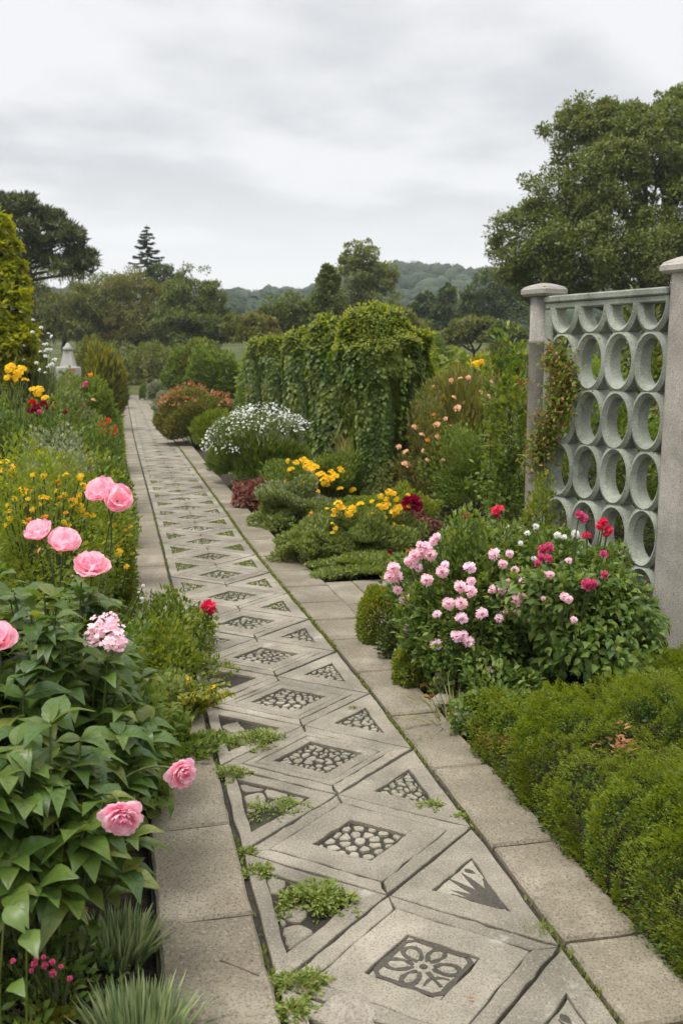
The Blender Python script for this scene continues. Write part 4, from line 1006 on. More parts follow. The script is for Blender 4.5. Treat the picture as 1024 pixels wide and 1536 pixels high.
# vine covered piers
VINES = [(572, 768, 478, 150, 'largest vine covered pier, nearest the camera, with a mushroom shaped leafy top'), (495, 708, 494, 62, 'second vine covered pier behind the largest one'),
         (447, 672, 499, 46, 'third vine covered pier, above the yellow daisies and white flowers'), (411, 650, 508, 36, 'fourth vine covered pier, with a pale face'), (382, 632, 515, 30, 'fifth and farthest vine covered pier in the row')]
def vine_pier(x, yb, yt, w, label, first):
    b = G(x, yb); r = w * mpp(b[1]) / 2; h = W(x, yt, b[1] + .2)[2]
    root = empty('vine_pier', (b[0], b[1] + r * .5, 0), label, 'vine pier', 'vine covered piers in a row')
    leaf = max(.048 if first else .075, 2.6 * 1.5 * mpp(b[1])); mb = MB(); mats = [LM['vine'], LM['vinetip'], LM['dark']]
    rt = r; rs = r * (.5 if first else .92)
    zt = h * .80
    # head
    n = int(4.2 * (2 * math.pi * rt * (rt + .5 * h * .5)) / (leaf * leaf * .4)); n = min(n, 15000)
    D = rdir(n); L_ = 1 + lumpf(D, .13, 3.0) + lumpf(D, .05, 8); u = np.clip(1 - np.abs(rng.normal(size=n)) * .13, .3, 1.05)
    P = D * (L_ * u)[:, None] * [rt, rt * .9, h * .25] + [0, 0, zt]
    d = D * .6 - UP * .75 + rdir(n) * .5; scatter(mb, T_IVY, P, d, D + UP * .55 + rdir(n) * .35, leaf * rng.uniform(.6, 1.35, n), 0)
    k = (D[:, 2] > .15) & (u > .9) & (rng.random(n) < .55)
    scatter(mb, T_LEAF, P[k] + D[k] * .03, D[k] * .6 + UP * .2 + rdir(k.sum()) * .7, D[k] + UP, leaf * rng.uniform(.7, 1.1, k.sum()), 1)
    # curtain down the shaft
    n2 = int(n * (1.5 if first else 1.2)); a = rng.uniform(0, 6.283, n2); t = rng.random(n2) ** .9; z = t * zt
    rr = rs * (1 + .18 * np.sin(a * 3 + 1) + .12 * np.sin(a * 5 + z * 3)) * (.95 + .25 * t) * (1 - np.abs(rng.normal(size=n2)) * .14)
    P2 = np.c_[np.cos(a) * rr, np.sin(a) * rr * .8, z]; D2 = np.c_[np.cos(a), np.sin(a), np.zeros(n2)]
    scatter(mb, T_IVY, P2, D2 * .45 - UP * .9 + rdir(n2) * .45, D2 + UP * .4 + rdir(n2) * .4, leaf * rng.uniform(.55, 1.2, n2), 0)
    # hanging strands
    for s in range(46 if first else 20):
        a = rng.uniform(0, 6.283); z1 = zt - h * rng.uniform(.0, .14); L_ = h * rng.uniform(.15, .5); m = int(L_ / leaf * 3.2)
        tt = np.linspace(0, 1, m); rr = rt * rng.uniform(.65, .98)
        P3 = np.c_[math.cos(a) * rr * (1 - .25 * tt), math.sin(a) * rr * .9 * (1 - .25 * tt), z1 - L_ * tt] + rng.normal(size=(m, 3)) * leaf * .35
        scatter(mb, T_IVY, P3, np.array([math.cos(a) * .3, math.sin(a) * .3, -1]) + rdir(m) * .6, np.array([math.cos(a), math.sin(a), .4]) + rdir(m) * .4, leaf * rng.uniform(.5, 1., m), 0)
    mb.build('foliage', mats, root)
    mb = MB(); tube(mb, [(0, 0, -.05), (.02, 0, h * .45), (0, .02, h * .9)], rs * .28, rs * .22, 8); mb.build('trunk', M['bark'], root)
for i, v in enumerate(VINES): vine_pier(*v, i == 0)
def hedge(name, label, pts, h, w, lm, leaf, n, tips=None, cat='hedge', T=T_IVY, droop=.4, lump=.14):
    mb = MB(); pts = np.asarray(pts, float); seg = np.linalg.norm(np.diff(pts, axis=0), axis=1); s = np.concatenate([[0], np.cumsum(seg)])
    t = rng.random(n) * s[-1]; c = np.stack([np.interp(t, s, pts[:, i]) for i in range(2)], -1); dd = nrm(pts[-1] - pts[0]); nn = np.array([dd[1], -dd[0]])
    a = rng.uniform(-.1, math.pi + .1, n); lm_ = 1 + lump * (np.sin(t * 2.2) + np.sin(t * 5.1 + a * 2)) * .7
    rr = (1 - np.abs(rng.normal(size=n)) * .12) * lm_
    ca, sa = np.sign(np.cos(a)) * np.abs(np.cos(a)) ** .5, np.abs(np.sin(a)) ** .5
    off = ca * w / 2 * rr; z = sa * h * rr; 
    base = terr(c[:, 0], c[:, 1])
    P = np.c_[c + nn * off[:, None], base + z * np.where(rng.random(n) < .45, rng.random(n), 1)]
    D = np.c_[nn * np.cos(a)[:, None], np.sin(a)]
    scatter(mb, T, P, D * .6 - UP * droop + rdir(n) * .6, D + UP * .5 + rdir(n) * .4, leaf * rng.uniform(.6, 1.3, n), 0)
    mats = [LM[lm]]
    if tips:
        k = (np.sin(a) > .6) & (rng.random(n) < tips[1]); scatter(mb, T, P[k] + UP * leaf * .4, rdir(k.sum()) + UP * .3, UP + rdir(k.sum()) * .5, leaf * .8, 1); mats.append(LM[tips[0]])
    return tag(mb.build(name, mats), label, cat)
a, b = G(592, 745), G(395, 624)
hedge('vine_hedge', 'long vine hedge filling the gaps between the vine covered piers', [a[:2] + [.95, 1.3], b[:2] + [1.5, 0]], 1.5, .8, 'vine', .10, 15000, ('vinetip', .5))
c0 = G(330, 606)
hedge('hedge', 'mid green leafy hedge beyond the last vine pier, above the coral topped shrub', [b[:2] + [.2, 1.2], [c0[0] - .6, c0[1] + 10]], 1.35, 2.0, 'shrub', .16, 7000, ('fresh', .6), droop=0)

# peach flowers and tall plants right of the vine
fl = [('pcl', x, y, s) for x, y, s in ((655,637,13),(632,652,10),(668,628,8),(676,640,8),(641,690,9),(664,690,8),(622,640,11),(656,655,9),(608,678,12),(608,696,15),(598,670,10),(634,676,8),(700,700,10),(720,700,9),(686,612,14),(680,596,9))] + [('ocl', 755, 714, 9), ('ocl', 650, 622, 9), ('ocl', 640, 660, 9)]
plant('rose_shrub', 'tall loose shrub with peach flower heads right of the largest vine pier', 'flowering shrub', S(650, 775, 622, 128), 'meadow', fl, leaf=.038, T=T_LEAF, shell=.34, lump=.3, up=1., n=9000, tips=('lime', .35))
bush('leafy_shrub', 'tall green shrub left of the round fence column', 'shrub', S(712, 790, 676, 105), 'shrub', leaf=.04, T=T_LEAF, shell=.32, lump=.38, up=.9, n=7000, tips=('fresh', .3))
plant('meadow_plant', 'airy seed head plant with apricot flowers behind the peach shrub', 'flowering plant', at_Y(700, 12.5, 556, 150), 'meadow', [('pcl', x, y, s, 12.2) for x, y, s in ((677,571,10),(690,568,9),(702,566,9),(731,595,10),(664,596,10),(720,588,9),(738,572,8),(650,580,8),(694,604,9))], leaf=.10, T=T_GRASS, shell=.35, up=1.3, n=7500, tips=('lime', .2))
plant('meadow_plant', 'yellow flowered plant far behind the tall shrub by the fence column', 'flowering plant', at_Y(712, 20, 540, 70), 'lime', [('ycl', 712, 548, 16, 19), ('ycl', 700, 542, 12, 19), ('ycl', 690, 545, 10, 19), ('ycl', 722, 542, 9, 19)], leaf=.08)
bush('climbing_plant', 'glossy green climber standing left of the round fence column', 'climber', (np.array([1.2, 7.1, 0]), .14, 1.66), 'vine', T=T_LEAF, leaf=.05, n=2600, lump=.28, ry=.2, tips=('vinetip', .3))
bush('leafy_shrub', 'dark leafy shrub behind the ring fence', 'shrub', at_Y(905, 8.2, 560, 260), 'shrub', T=T_LEAF, leaf=.055, n=8000, lump=.2, tips=('fresh', .3))
bush('leafy_shrub', 'tall dark shrub rising behind the top rail beside the near post', 'shrub', at_Y(985, 9.5, 455, 190), 'round', T=T_LEAF, leaf=.07, n=6500, lump=.25)
bush('leafy_shrub', 'low yellowish shrub at the foot of the round fence column', 'shrub', at_Y(806, 5.95, 738, 72), 'fresh', T=T_LEAF, leaf=.028, n=3200, lump=.25, tips=('lime', .4))
# the creeper on the rings
mb = MB(); n = 2300; t = rng.random(n); cx = .20 + .10 * np.sin(t * 5) + rng.normal(size=n) * .055; z = 1.68 - .72 * t + rng.normal(size=n) * .05
P = np.c_[cx, -.09 + rng.normal(size=n) * .035, z]; mb_ = MB()
scatter(mb_, T_LEAF, P, rdir(n) + [.1, -.5, -.2], rdir(n) * .5 + [0, -.6, .6], rng.uniform(.02, .042, n), 0)
k = rng.random(n) < .28; scatter(mb_, T_LEAF, P[k] + [0, -.02, 0], rdir(k.sum()), rdir(k.sum()) + [0, -.5, .5], .03, 1)
tube(mb_, curve((.17, -.09, .0), (.2, -.1, 1.6), .03, 9), .006, .003, 5, 2)
cr_ = mb_.build('creeper', [LM['fresh'], LM['brown'], M['twig']]); cr_.location = fence.location; cr_.rotation_euler = fence.rotation_euler
tag(cr_, 'brown and green creeper climbing over the left rings of the fence', 'creeper')
mb = MB(); c = W(787, 576, 6.40); scatter(mb, T_LEAF, np.repeat([[c[0] - .02, c[1] - .07, c[2]]], 5, 0) + rng.normal(size=(5, 3)) * .008, rdir(5), rdir(5) + [0, -1, 0], .05)
tag(mb.build('dry_leaf', LM['brown']), 'dry brown leaf stuck to the round fence column', 'leaf')

# ------------------------------------------------------------------ left side of the path
def peony_plant(name, label, spots, n_stems, lm='peony', leafs=(.085, .14), group=None, per=11):
    """big leaved clump: arching stems carrying long pointed leaves, on the ground at each (x, y, r, h)"""
    x0, y0 = spots[0][0], spots[0][1]; root = empty(name, (x0, y0, 0), label, 'peony', group)
    mb, sm = MB(), MB(); wts = np.array([s[2] ** 2 for s in spots]); wts /= wts.sum()
    for _ in range(n_stems):
        cx, cy, r, h = spots[rng.choice(len(spots), p=wts)]
        a = rng.uniform(0, 6.283); f = math.sqrt(rng.random())
        tip = np.array([cx + math.cos(a) * r * f, cy + math.sin(a) * r * f, h * (1 - .45 * f ** 2) * rng.uniform(.78, 1.04)])
        b = np.array([cx + math.cos(a) * r * f * .35, cy + math.sin(a) * r * f * .35, -.04])
        mid = (b + tip) / 2 + np.array([0, 0, .14 * h]); t = np.linspace(0, 1, 8)[:, None]
        path = b * (1 - t) ** 2 + 2 * mid * t * (1 - t) + tip * t ** 2
        tube(sm, path - [x0, y0, 0], .006, .0028, 5)
        m = per; tt = .30 + .70 * np.sqrt(rng.random(m)); tt[:3] = .99
        P = np.stack([np.interp(tt, t[:, 0], path[:, i]) for i in range(3)], -1) - [x0, y0, 0]
        az = rng.uniform(0, 6.283) + np.arange(m) * 2.4
        D = np.c_[np.cos(az), np.sin(az), rng.uniform(-.25, .55, m)] + np.array([math.cos(a), math.sin(a), 0]) * .4 * f
        NN = UP + rdir(m) * .35 + D * .15; w = rng.integers(0, 4, m); s = rng.uniform(*leafs, m) * (.75 + .5 * (1 - np.abs(tt - .75)))
        for i in range(4): scatter(mb, T_BIG[i], P[w == i], D[w == i], NN[w == i], s[w == i]); scatter(mb, T_VEIN[i], P[w == i], D[w == i], NN[w == i], s[w == i], 1)
    mb.build('foliage', [LM[lm], LM['vein']], root); sm.build('stem', M['stem'], root)
    return root
def on_stem(root, mesh, px, py, size, Y, face, foot, label=None):
    size *= .92
    p = W(px, py, Y); sz = size * mpp(Y); o = flower(root, mesh, p, sz, face, jitter=.06, label=label)
    sm = MB(); f = np.array(face, float); f = f / np.linalg.norm(f); b = np.array(foot)
    t = np.linspace(0, 1, 9)[:, None]; mid = p - f * .22 + np.array([0, 0, -.02]); path = b * (1 - t) ** 2 + 2 * mid * t * (1 - t) + (p - f * sz * .06) * t ** 2
    tube(sm, path - np.array(root.location), .004, .003, 6)
    sm.build('flower_stem', M['stem'], root)
    return o
c = lambda x, y, Y: W(x, y, Y)
spots = [(-.98, 2.75, .36, .93), (-.78, 2.42, .24, .70), (-1.05, 2.25, .34, .80), (-1.25, 2.9, .40, .95), (-.92, 3.15, .3, .92), (-.80, 2.9, .22, .80)]
root = peony_plant('peony', 'large broad leaved peony filling the left foreground, with two drooping pink blooms over the kerb', spots, 230, leafs=(.05, .118), per=14)
on_stem(root, 'peonydrop', 183, 1218, 60, 2.26, (.25, -.75, -.25), (-.85, 2.5, .3), 'low drooping ruffled pink bloom')
on_stem(root, 'peonydrop', 268, 1157, 46, 2.62, (.55, -.6, -.05), (-.75, 2.7, .3), 'ruffled pink bloom above the kerb')
on_stem(root, 'cup', -2, 964, 48, 2.55, (.1, -.5, .7), (-1.05, 2.6, .4))
on_stem(root, 'cup', 137, 857, 46, 3.15, (.1, -.35, .9), (-.85, 3.1, .5))
p2 = peony_plant('peony', 'pink flowered peony with open silky blooms behind the big leaves', [(-1.1, 3.55, .34, .82), (-1.3, 3.9, .35, .85)], 42, leafs=(.07, .11))
on_stem(p2, 'poppy', 96, 822, 46, 3.3, (.2, -.4, .75), (-1.1, 3.5, .4))
on_stem(p2, 'poppy', 62, 806, 40, 3.45, (-.3, -.35, .8), (-1.15, 3.6, .4))
on_stem(p2, 'poppy', 155, 744, 42, 3.75, (-.2, -.6, .6), (-1.0, 3.7, .4))
on_stem(p2, 'poppy', 176, 752, 40, 3.72, (.35, -.7, .35), (-.98, 3.7, .4))
# finer shrub spilling over the left kerb
bush('shrub', 'fine leaved shrub spilling over the left kerb beside the peony', 'shrub', (np.array([-1.10, 3.75, 0]), .35, .62), 'shrub', T=T_LEAF, leaf=.034, n=7500, lump=.24, shell=.25, tips=('fresh', .5))
bush('shrub', 'low leafy shrub leaning onto the kerb behind the yellow leaved sprig', 'shrub', (np.array([-.80, 3.35, 0]), .25, .5), 'shrub', T=T_MED, leaf=.055, n=1500, lump=.2, shell=.3, tips=('fresh', .3), droop=.3)
at = at_Y(160, 3.05, 905, 60); root = empty('blossom_plant', tuple(at[0]), 'stem topped by a round head of tiny pale pink blossoms among the peony leaves', 'flowering plant')
for px, py, s in ((160, 955, 62), (150, 938, 34), (178, 968, 36), (165, 932, 30), (140, 958, 30)): flower(root, 'lcl', W(px, py, 2.95), s * mpp(2.95), (0, -.7, .8))
mb = MB(); p = W(160, 965, 2.97); tube(mb, curve((0, 0, 0), p - at[0], .04, 6), .006, .004, 5); mb.build('stem', M['stem'], root)
mb = MB(); t = rng.random(60); P = (p - at[0]) * t[:, None]; scatter(mb, T_MED[0], P, rdir(60) * [1, 1, .3], UP + rdir(60) * .4, .06); mb.build('foliage', LM['shrub'], root)
# the single rose on the kerb edge
b = G(292, 1000); root = empty('rose', tuple(b), 'single coral pink rose on a thin stem in front of the mosaic', 'rose')
p = W(313, 911, b[1]); flower(root, 'hot', p, 26 * mpp(b[1]), (.2, -.5, .85)); mb = MB(); tube(mb, curve((0, 0, -.03), p - b - UP * .02, .08, 7), .005, .0032, 5); mb.build('stem', M['stem'], root)
mb = MB(); n = 330; t = rng.random(n) ** 1.3; P = (p - b) * t[:, None] + rdir(n) * (.09 * (1 - t) + .018)[:, None]; P[:, 2] = np.abs(P[:, 2])
scatter(mb, T_LEAF, P, rdir(n) + UP * .2, UP + rdir(n) * .5, rng.uniform(.025, .05, n)); mb.build('foliage', LM['fresh'], root)
# yellow sprig
b = G(292, 1072); root = empty('yellow_sprig', tuple(b), 'yellow leaved sprig leaning out over the kerb below the single rose', 'sprig')
mb = MB(); st = MB()
for s in range(16):
    p = W(rng.uniform(265, 352), rng.uniform(1016, 1048), b[1] - .1 + rng.uniform(-.08, .05)) - b; path = curve((-.06 + rng.normal() * .02, 0, .0), p, .08, 7); tube(st, path, .003, .0016, 4)
    m = 34; t = rng.uniform(.35, 1, m); P = np.stack([np.interp(t, np.linspace(0, 1, 7), path[:, i]) for i in range(3)], -1); scatter(mb, T_LEAF, P, rdir(m) + [0.3, 0, .2], UP + rdir(m) * .5, rng.uniform(.018, .035, m), 0)
    if s % 4 == 0: flower(root, 'ycl', p + b, .022, (0, -.3, 1))
mb.build('foliage', LM['lime'], root); st.build('stem', M['stem'], root)
for i, (x, Y, r, h, lb) in enumerate(((-.83, 4.35, .20, .26, 'weedy green clump covering the left kerb behind the single rose'), (-.88, 4.95, .24, .34, 'pale flecked weedy clump on the left kerb beyond the rose'), (-.70, 3.95, .17, .2, 'low leafy clump over the kerb at the foot of the single rose'), (-.98, 5.45, .24, .40, 'upright weedy clump where the left kerb reappears'))):
    bush('kerb_weed', lb, 'weed', (np.array([x, Y, 0]), r, h), ('weed', 'fresh', 'shrub', 'shrub')[i], T=T_LEAF, leaf=.030, n=2100, lump=.3, shell=.32, up=.7, group='weeds over the left kerb', tips=('lime' if i % 2 else 'weed', .3))
# silver tufts and small flowers at the bottom left
tuft('dense silvery green spiky tuft beside the left kerb, upper of the pair', S(176, 1446, 1345, 120), 'lav', 520, .0095, .95, .42, 'lavender_tuft', 'lavender', 'silvery tufts at the lower left', .12)
tuft('dense silvery green spiky tuft at the bottom edge of the photo beside the kerb', S(205, 1600, 1455, 150), 'lav', 640, .0095, .95, .42, 'lavender_tuft', 'lavender', 'silvery tufts at the lower left', .12)
plant('pink_flower', 'tiny bright pink flowers on a small dark plant at the lower left', 'flowering plant', S(72, 1500, 1432, 110), 'rose', [('magenta', x, y, s, 1.98) for x, y, s in ((79,1443,10),(80,1460,12),(68,1448,11),(52,1446,11),(92,1450,8),(105,1468,9),(55,1438,9),(66,1436,8),(48,1456,8),(20,1442,9))], T=T_LEAF, leaf=.022, n=420, shell=.4)
bush('seedling', 'pale yellow green seedling clump below the tiny pink flowers', 'seedling', S(78, 1535, 1498, 70), 'lime', T=T_LEAF, leaf=.024, n=120, shell=.5, stems=False)
bush('groundcover_plant', 'low dark fine leaved plant in the shade under the peony', 'ground cover', (np.array([-.80, 2.30, 0]), .20, .16), 'rose', T=T_LEAF, leaf=.026, n=900, shell=.4, lump=.3)
bush('groundcover_plant', 'low dark plant between the peony and the silvery tufts', 'ground cover', (np.array([-1.02, 2.12, 0]), .24, .14), 'dark', T=T_LEAF, leaf=.03, n=800, shell=.4, lump=.3)
root = empty('broad_leaf_seedling', (-.66, 1.95, 0), 'few broad single leaves at the left edge above the tiny pink flowers', 'seedling')
for (x, y, Y, s, d) in ((40, 1395, 1.95, .09, (.3, -.5, -.1)), (18, 1475, 1.8, .07, (.4, -.5, .1)), (8, 1360, 1.95, .08, (.5, -.4, -.3))):
    mb = MB(); p = W(x, y, Y) - [-.66, 1.95, 0]; scatter(mb, T_BIG[0], [p], [np.array(d)], [UP + np.array([0, -.5, 0])], s); tube(mb, curve((-.03, 0, -.05), p, .1, 5), .003, .002, 4); mb.build('leaf', LM['peony'], root)

# the flower bed further along
def bed_row(items):
    for (name, label, cat, at, lm, fl, kw) in items: plant(name, label, cat, at, lm, fl, **kw) if fl else bush(name, label, cat, at, lm, **kw)
bed_row([
 ('flowering_shrub', 'fine leaved shrub dotted with yellow flowers, left of the paired pink blooms', 'flowering shrub', at_Y(62, 5.2, 712, 200), 'fresh',
   [('ycl', 66, 714, 11), ('ycl', 118, 745, 17), ('ycl', 122, 762, 18), ('ycl', 110, 752, 14), ('ycl', 64, 746, 12), ('ycl', 72, 748, 12), ('ocl', 42, 738, 14), ('ycl', 22, 748, 10), ('ycl', 12, 758, 9), ('pcl', 136, 726, 10), ('ycl', 128, 772, 11), ('pcl', 60, 826, 10)] + [('ycl', x, y, s) for x, y, s in RY(26, 5, 140, 712, 800, 7, 12)] + [('ocl', x, y, s) for x, y, s in RY(7, 20, 120, 718, 790, 7, 11)] + [('white', x, y, s) for x, y, s in RY(8, 100, 230, 850, 930, 4, 7)], dict(T=T_LEAF, leaf=.028, n=14000, lump=.2, shell=.25, tips=('lime', .35), ry=.75)),
 ('flowering_shrub', 'yellow flowered low shrub beside the left kerb behind the kerb weeds', 'flowering shrub', at_Y(150, 5.9, 770, 92), 'fresh', [('ycl', 178, 829, 14, 5.3), ('ycl', 152, 822, 7, 5.3), ('ycl', 165, 784, 8, 5.5), ('ycl', 190, 850, 9, 5.2)] + [('ycl', x, y, s) for x, y, s in RY(9, 140, 200, 765, 850, 6, 10)], dict(T=T_LEAF, leaf=.028, n=7500, lump=.2, shell=.25, tips=('lime', .3))),
 ('flowering_shrub', 'small shrub with gold buds at the left edge of the photo', 'flowering shrub', at_Y(5, 5.9, 688, 90), 'fresh', [('ycl', 8, 694, 18, 5.6), ('ycl', 20, 702, 14, 5.6), ('ycl', 3, 706, 12, 5.6), ('ocl', 14, 714, 8, 5.5)], dict(T=T_LEAF, leaf=.028, n=3500, tips=('lime', .6))),
 ('silver_shrub', 'silver leaved shrub in the bed behind the yellow flowers', 'silver shrub', at_Y(95, 7.2, 655, 140), 'grey', None, dict(leaf=.032, n=9000, lump=.22, shell=.25, tips=('sage', .5))),
 ('leafy_shrub', 'bright green low shrub along the left kerb under the red poppies', 'shrub', at_Y(142, 8.6, 668, 84), 'shrub', None, dict(leaf=.034, n=9000, lump=.22, tips=('fresh', .6))),
 ('leafy_shrub', 'dense green low shrub on the left kerb level with the silver shrub', 'shrub', at_Y(148, 7.0, 700, 72), 'shrub', None, dict(leaf=.03, n=8000, lump=.22, tips=('fresh', .4))),
 ('red_poppy', 'bright red poppies standing at the edge of the path', 'poppies', at_Y(152, 10.5, 650, 50), 'shrub', [('rcl', 153, 638, 15, 9.9), ('rcl', 163, 632, 12, 9.9), ('rcl', 172, 645, 16, 9.9), ('rcl', 152, 645, 12, 9.9), ('rcl', 163, 646, 11, 9.9)], dict(leaf=.036, n=5000, tips=('fresh', .5))),
 ('flowering_shrub', 'dark shrub with crimson flowers topped by a yellow head', 'flowering shrub', at_Y(72, 8.6, 596, 90), 'rose', [('crim', 55, 612, 14), ('red', 49, 604, 12), ('crim', 66, 606, 13), ('crim', 74, 612, 12), ('crim', 46, 616, 11), ('magenta', 60, 618, 9), ('ycl', 58, 587, 18), ('ycl', 68, 597, 12), ('ycl', 50, 584, 12), ('crim', 80, 604, 9), ('crim', 98, 618, 8)], dict(leaf=.036, T=T_LEAF, n=6500, lump=.2, ry=.7)),
 ('tall_flower', 'tall stem with a broad yellow flower head at the left edge', 'tall flower', at_Y(25, 7.9, 575, 50), 'sage', [('ycl', 30, 556, 20, 7.7), ('ycl', 16, 552, 18, 7.7), ('ycl', 26, 566, 16, 7.7), ('ycl', 38, 570, 12, 7.7), ('ycl', 12, 566, 12, 7.7)], dict(leaf=.05, T=T_NEEDLE, n=1600, shell=.4, up=1.2)),
 ('white_flower', 'tall airy plant with scattered white flowers in front of the golden tree', 'flowering plant', at_Y(46, 12.5, 536, 70), 'sage', [('wcl', x, y, s * .75, 12) for x, y, s in RY(14, 30, 85, 495, 560, 6, 10) + ((62,492,9),(73,525,12),(70,535,12),(82,540,12),(62,528,9),(55,545,9),(50,480,7),(76,548,10))], dict(leaf=.12, T=T_GRASS, n=7500, shell=.3, up=1.1, tips=('grey', .3))),
 ('leafy_shrub', 'grey green bushy shrub between the crimson flowers and the white flowers', 'shrub', at_Y(95, 10.8, 578, 120), 'sage', None, dict(leaf=.05, n=9000, lump=.2, tips=('grey', .3))),
 ('flowering_shrub', 'broad green bed plant with a few small pink flowers, left of the far path', 'flowering shrub', at_Y(125, 15, 563, 100), 'shrub', [('mcl', 104, 560, 12), ('mcl', 110, 556, 9), ('mcl', 128, 577, 12), ('ocl', 136, 562, 8), ('mcl', 124, 607, 10, 13.5), ('pcl', 140, 600, 8, 13.8)], dict(leaf=.06, n=10000, lump=.18, tips=('fresh', .5))),
 ('leafy_shrub', 'green shrub hugging the left kerb just past the red poppies', 'shrub', at_Y(148, 14.5, 592, 52), 'shrub', None, dict(leaf=.06, n=5000, tips=('fresh', .6))),
 ('tall_grass', 'pale green feathery grass mass along the far left of the path', 'grass clump', at_Y(152, 24, 535, 50), 'meadow', None, dict(leaf=.22, T=T_GRASS, n=8000, up=1.2, tips=('lime', .3))),
 ('tall_grass', 'brown tinged grass clump at the far end of the path on the left', 'grass clump', at_Y(165, 36, 532, 30), 'olive', None, dict(leaf=.25, T=T_GRASS, n=4000, up=1.2)),
 ('leafy_shrub', 'dark leafy shrub at the left edge below the tall yellow head', 'shrub', at_Y(10, 7.6, 625, 90), 'rose', None, dict(leaf=.036, T=T_LEAF, n=5000, lump=.2)),
 ('leafy_shrub', 'mid green shrub behind the peony at the left edge', 'shrub', (np.array([-1.75, 4.2, 0]), .42, .86), 'shrub', None, dict(leaf=.04, T=T_LEAF, n=5500, lump=.2, tips=('fresh', .4))),
])
# low ground cover in both beds
mb = MB(); n = 52000; side = rng.random(n) < .62
q = np.where(side, 2.6, 5.2) + rng.random(n) ** 1.7 * 38
off = rng.random(n) ** 1.3
p = np.where(side, edge(0, q) - .03 - off * (1.2 + .22 * q), edge(3, q) + .16 + off * (2.9 + .32 * q))
xy = to_xy(p, q); k = ~((p > 0) & (q > sq0 - .15) & (q < sq1 + .12)) ; xy, q, p = xy[k], q[k], p[k]; n = len(q)
h = .05 + .10 * (np.sin(xy[:, 0] * 5) * np.sin(xy[:, 1] * 3.3) + 1) / 2 + .006 * q
P = np.c_[xy, terr(xy[:, 0], xy[:, 1]) + rng.random(n) * h]
scatter(mb, T_LEAF, P, rdir(n) + UP * .4, UP + rdir(n) * .5, (.022 + .0036 * q) * rng.uniform(.7, 1.3, n))
tag(mb.build('ground_cover', LM['shrub']), 'low green leaves covering the beds between the plants', 'ground cover', kind='stuff')
a, b = W(118, 560, 64), W(335, 560, 60)
hedge('hedge', 'low mixed olive hedge closing the view beyond the far end of the path', [a[:2], b[:2]], W(200, 528, 62)[2] - float(terr(a[0], 62)), 3.0, 'olive', .22, 8000, ('shrub', .7), droop=0, T=T_CARD, lump=.3)
# the stone lantern
b = G(103, 600); b = np.array([W(103, 545, 30)[0], 30, 0.]); root = empty('stone_monument', tuple(b), 'pale tapering stone pedestal standing among the flowers, far left', 'monument')
zz = lambda y: W(103, y, 30)[2]
mb = MB(); box(mb, (-.30, -.30, 0), (.30, .30, zz(550)), .03); mb.build('base', M['white'], root, smooth=False)
mb = MB(); a_ = [(s * w, t * w, z) for z, w in ((zz(550), .2), (zz(526), .11)) for s, t in ((-1, -1), (1, -1), (1, 1), (-1, 1))]; k = np.arange(4); mb.add(np.array(a_), [np.stack([k, (k + 1) % 4, (k + 1) % 4 + 4, k + 4], -1)])
mb.build('shaft', M['white'], root, smooth=False)
mb = MB(); lathe(mb, [(.10, zz(526)), (.16, zz(525.5)), (.15, zz(522)), (.09, zz(519)), (.07, zz(517.5)), (.04, zz(515)), (.0, zz(514))], (0, 0), 14); mb.build('cap', M['white'], root)

# ------------------------------------------------------------------ trees
def crown_mb(mb, clumps, leaf, m=46, per=90, T=T_CARD, sub=.26, mi=0, up=.45, flat=1., low=-.45):
    for (cx, cy, cz, rx, ry, rz) in clumps:
        D = rdir(m * 2); D = D[D[:, 2] > low][:m]; u = np.clip(1 - np.abs(rng.normal(size=len(D))) * .22, .2, 1.03)
        L_ = 1 + lumpf(D, .10, 3)
        C_ = np.array([cx, cy, cz]) + D * (u * L_)[:, None] * [rx, ry, rz]; R_ = (rx + ry + rz) / 3
        for c, d in zip(C_, D):
            rr = R_ * sub * rng.uniform(.6, 1.35); k = int(per * rng.uniform(.6, 1.3))
            E_ = nrm(rdir(k) + d * .35 + UP * .3); v = 1 - np.abs(rng.normal(size=k)) * .3
            P = c + E_ * v[:, None] * rr * np.array([1.1, 1.1, .8 * flat]); P = P + rng.normal(size=P.shape) * rr * .12
            scatter(mb, T, P, E_ * .5 + rdir(k) * .8 + UP * (up - .3), E_ * .5 + UP * .7 + rdir(k) * .5, leaf * rng.uniform(.65, 1.35, k), mi)
def tree(name, label, X, Y, clumps, lm, leaf, trunk, group='trees beyond the garden', m=46, per=90, T=T_CARD, sub=.26, tips=None, up=.45, limbs=True, forks=None, flat=1., low=-.45):
    z = float(terr(X, Y)); root = empty(name, (X, Y, z), label, 'tree', group)
    cm = MB(); crown_mb(cm, clumps, leaf, m, per, T, sub, 0, up, flat, low); mats = [LM[lm]]
    if tips: crown_mb(cm, [(a, b, c_ + f * .06, d * 1.02, e_ * 1.02, f * 1.02) for a, b, c_, d, e_, f in clumps], leaf, int(m * tips[1]), per // 3, T, sub * .8, 1, up, flat, .1); mats.append(LM[tips[0]])
    cm.build('crown', mats, root)
    tm = MB(); zc = min(c_[2] for c_ in clumps); top = (0, 0, max(zc * .75, .6))
    tube(tm, curve((0, 0, -.4), top, .05, 7), trunk, trunk * .65, 9)
    if limbs:
        for c_ in clumps:
            e_ = np.array([c_[0], c_[1], c_[2] + c_[5] * .45]); tube(tm, curve(top, e_, .12, 7), trunk * .45, trunk * .12, 6)
            for _ in range(5):
                d = rdir(1)[0]; d[2] = abs(d[2]) * .8; s = np.array(top) + (e_ - np.array(top)) * rng.uniform(.45, .95)
                tube(tm, curve(s, np.array(c_[:3]) + d * np.array(c_[3:]) * .85, .12, 5), trunk * .16, trunk * .04, 5)
    tm.build('trunk', M['bark'], root)
    return root
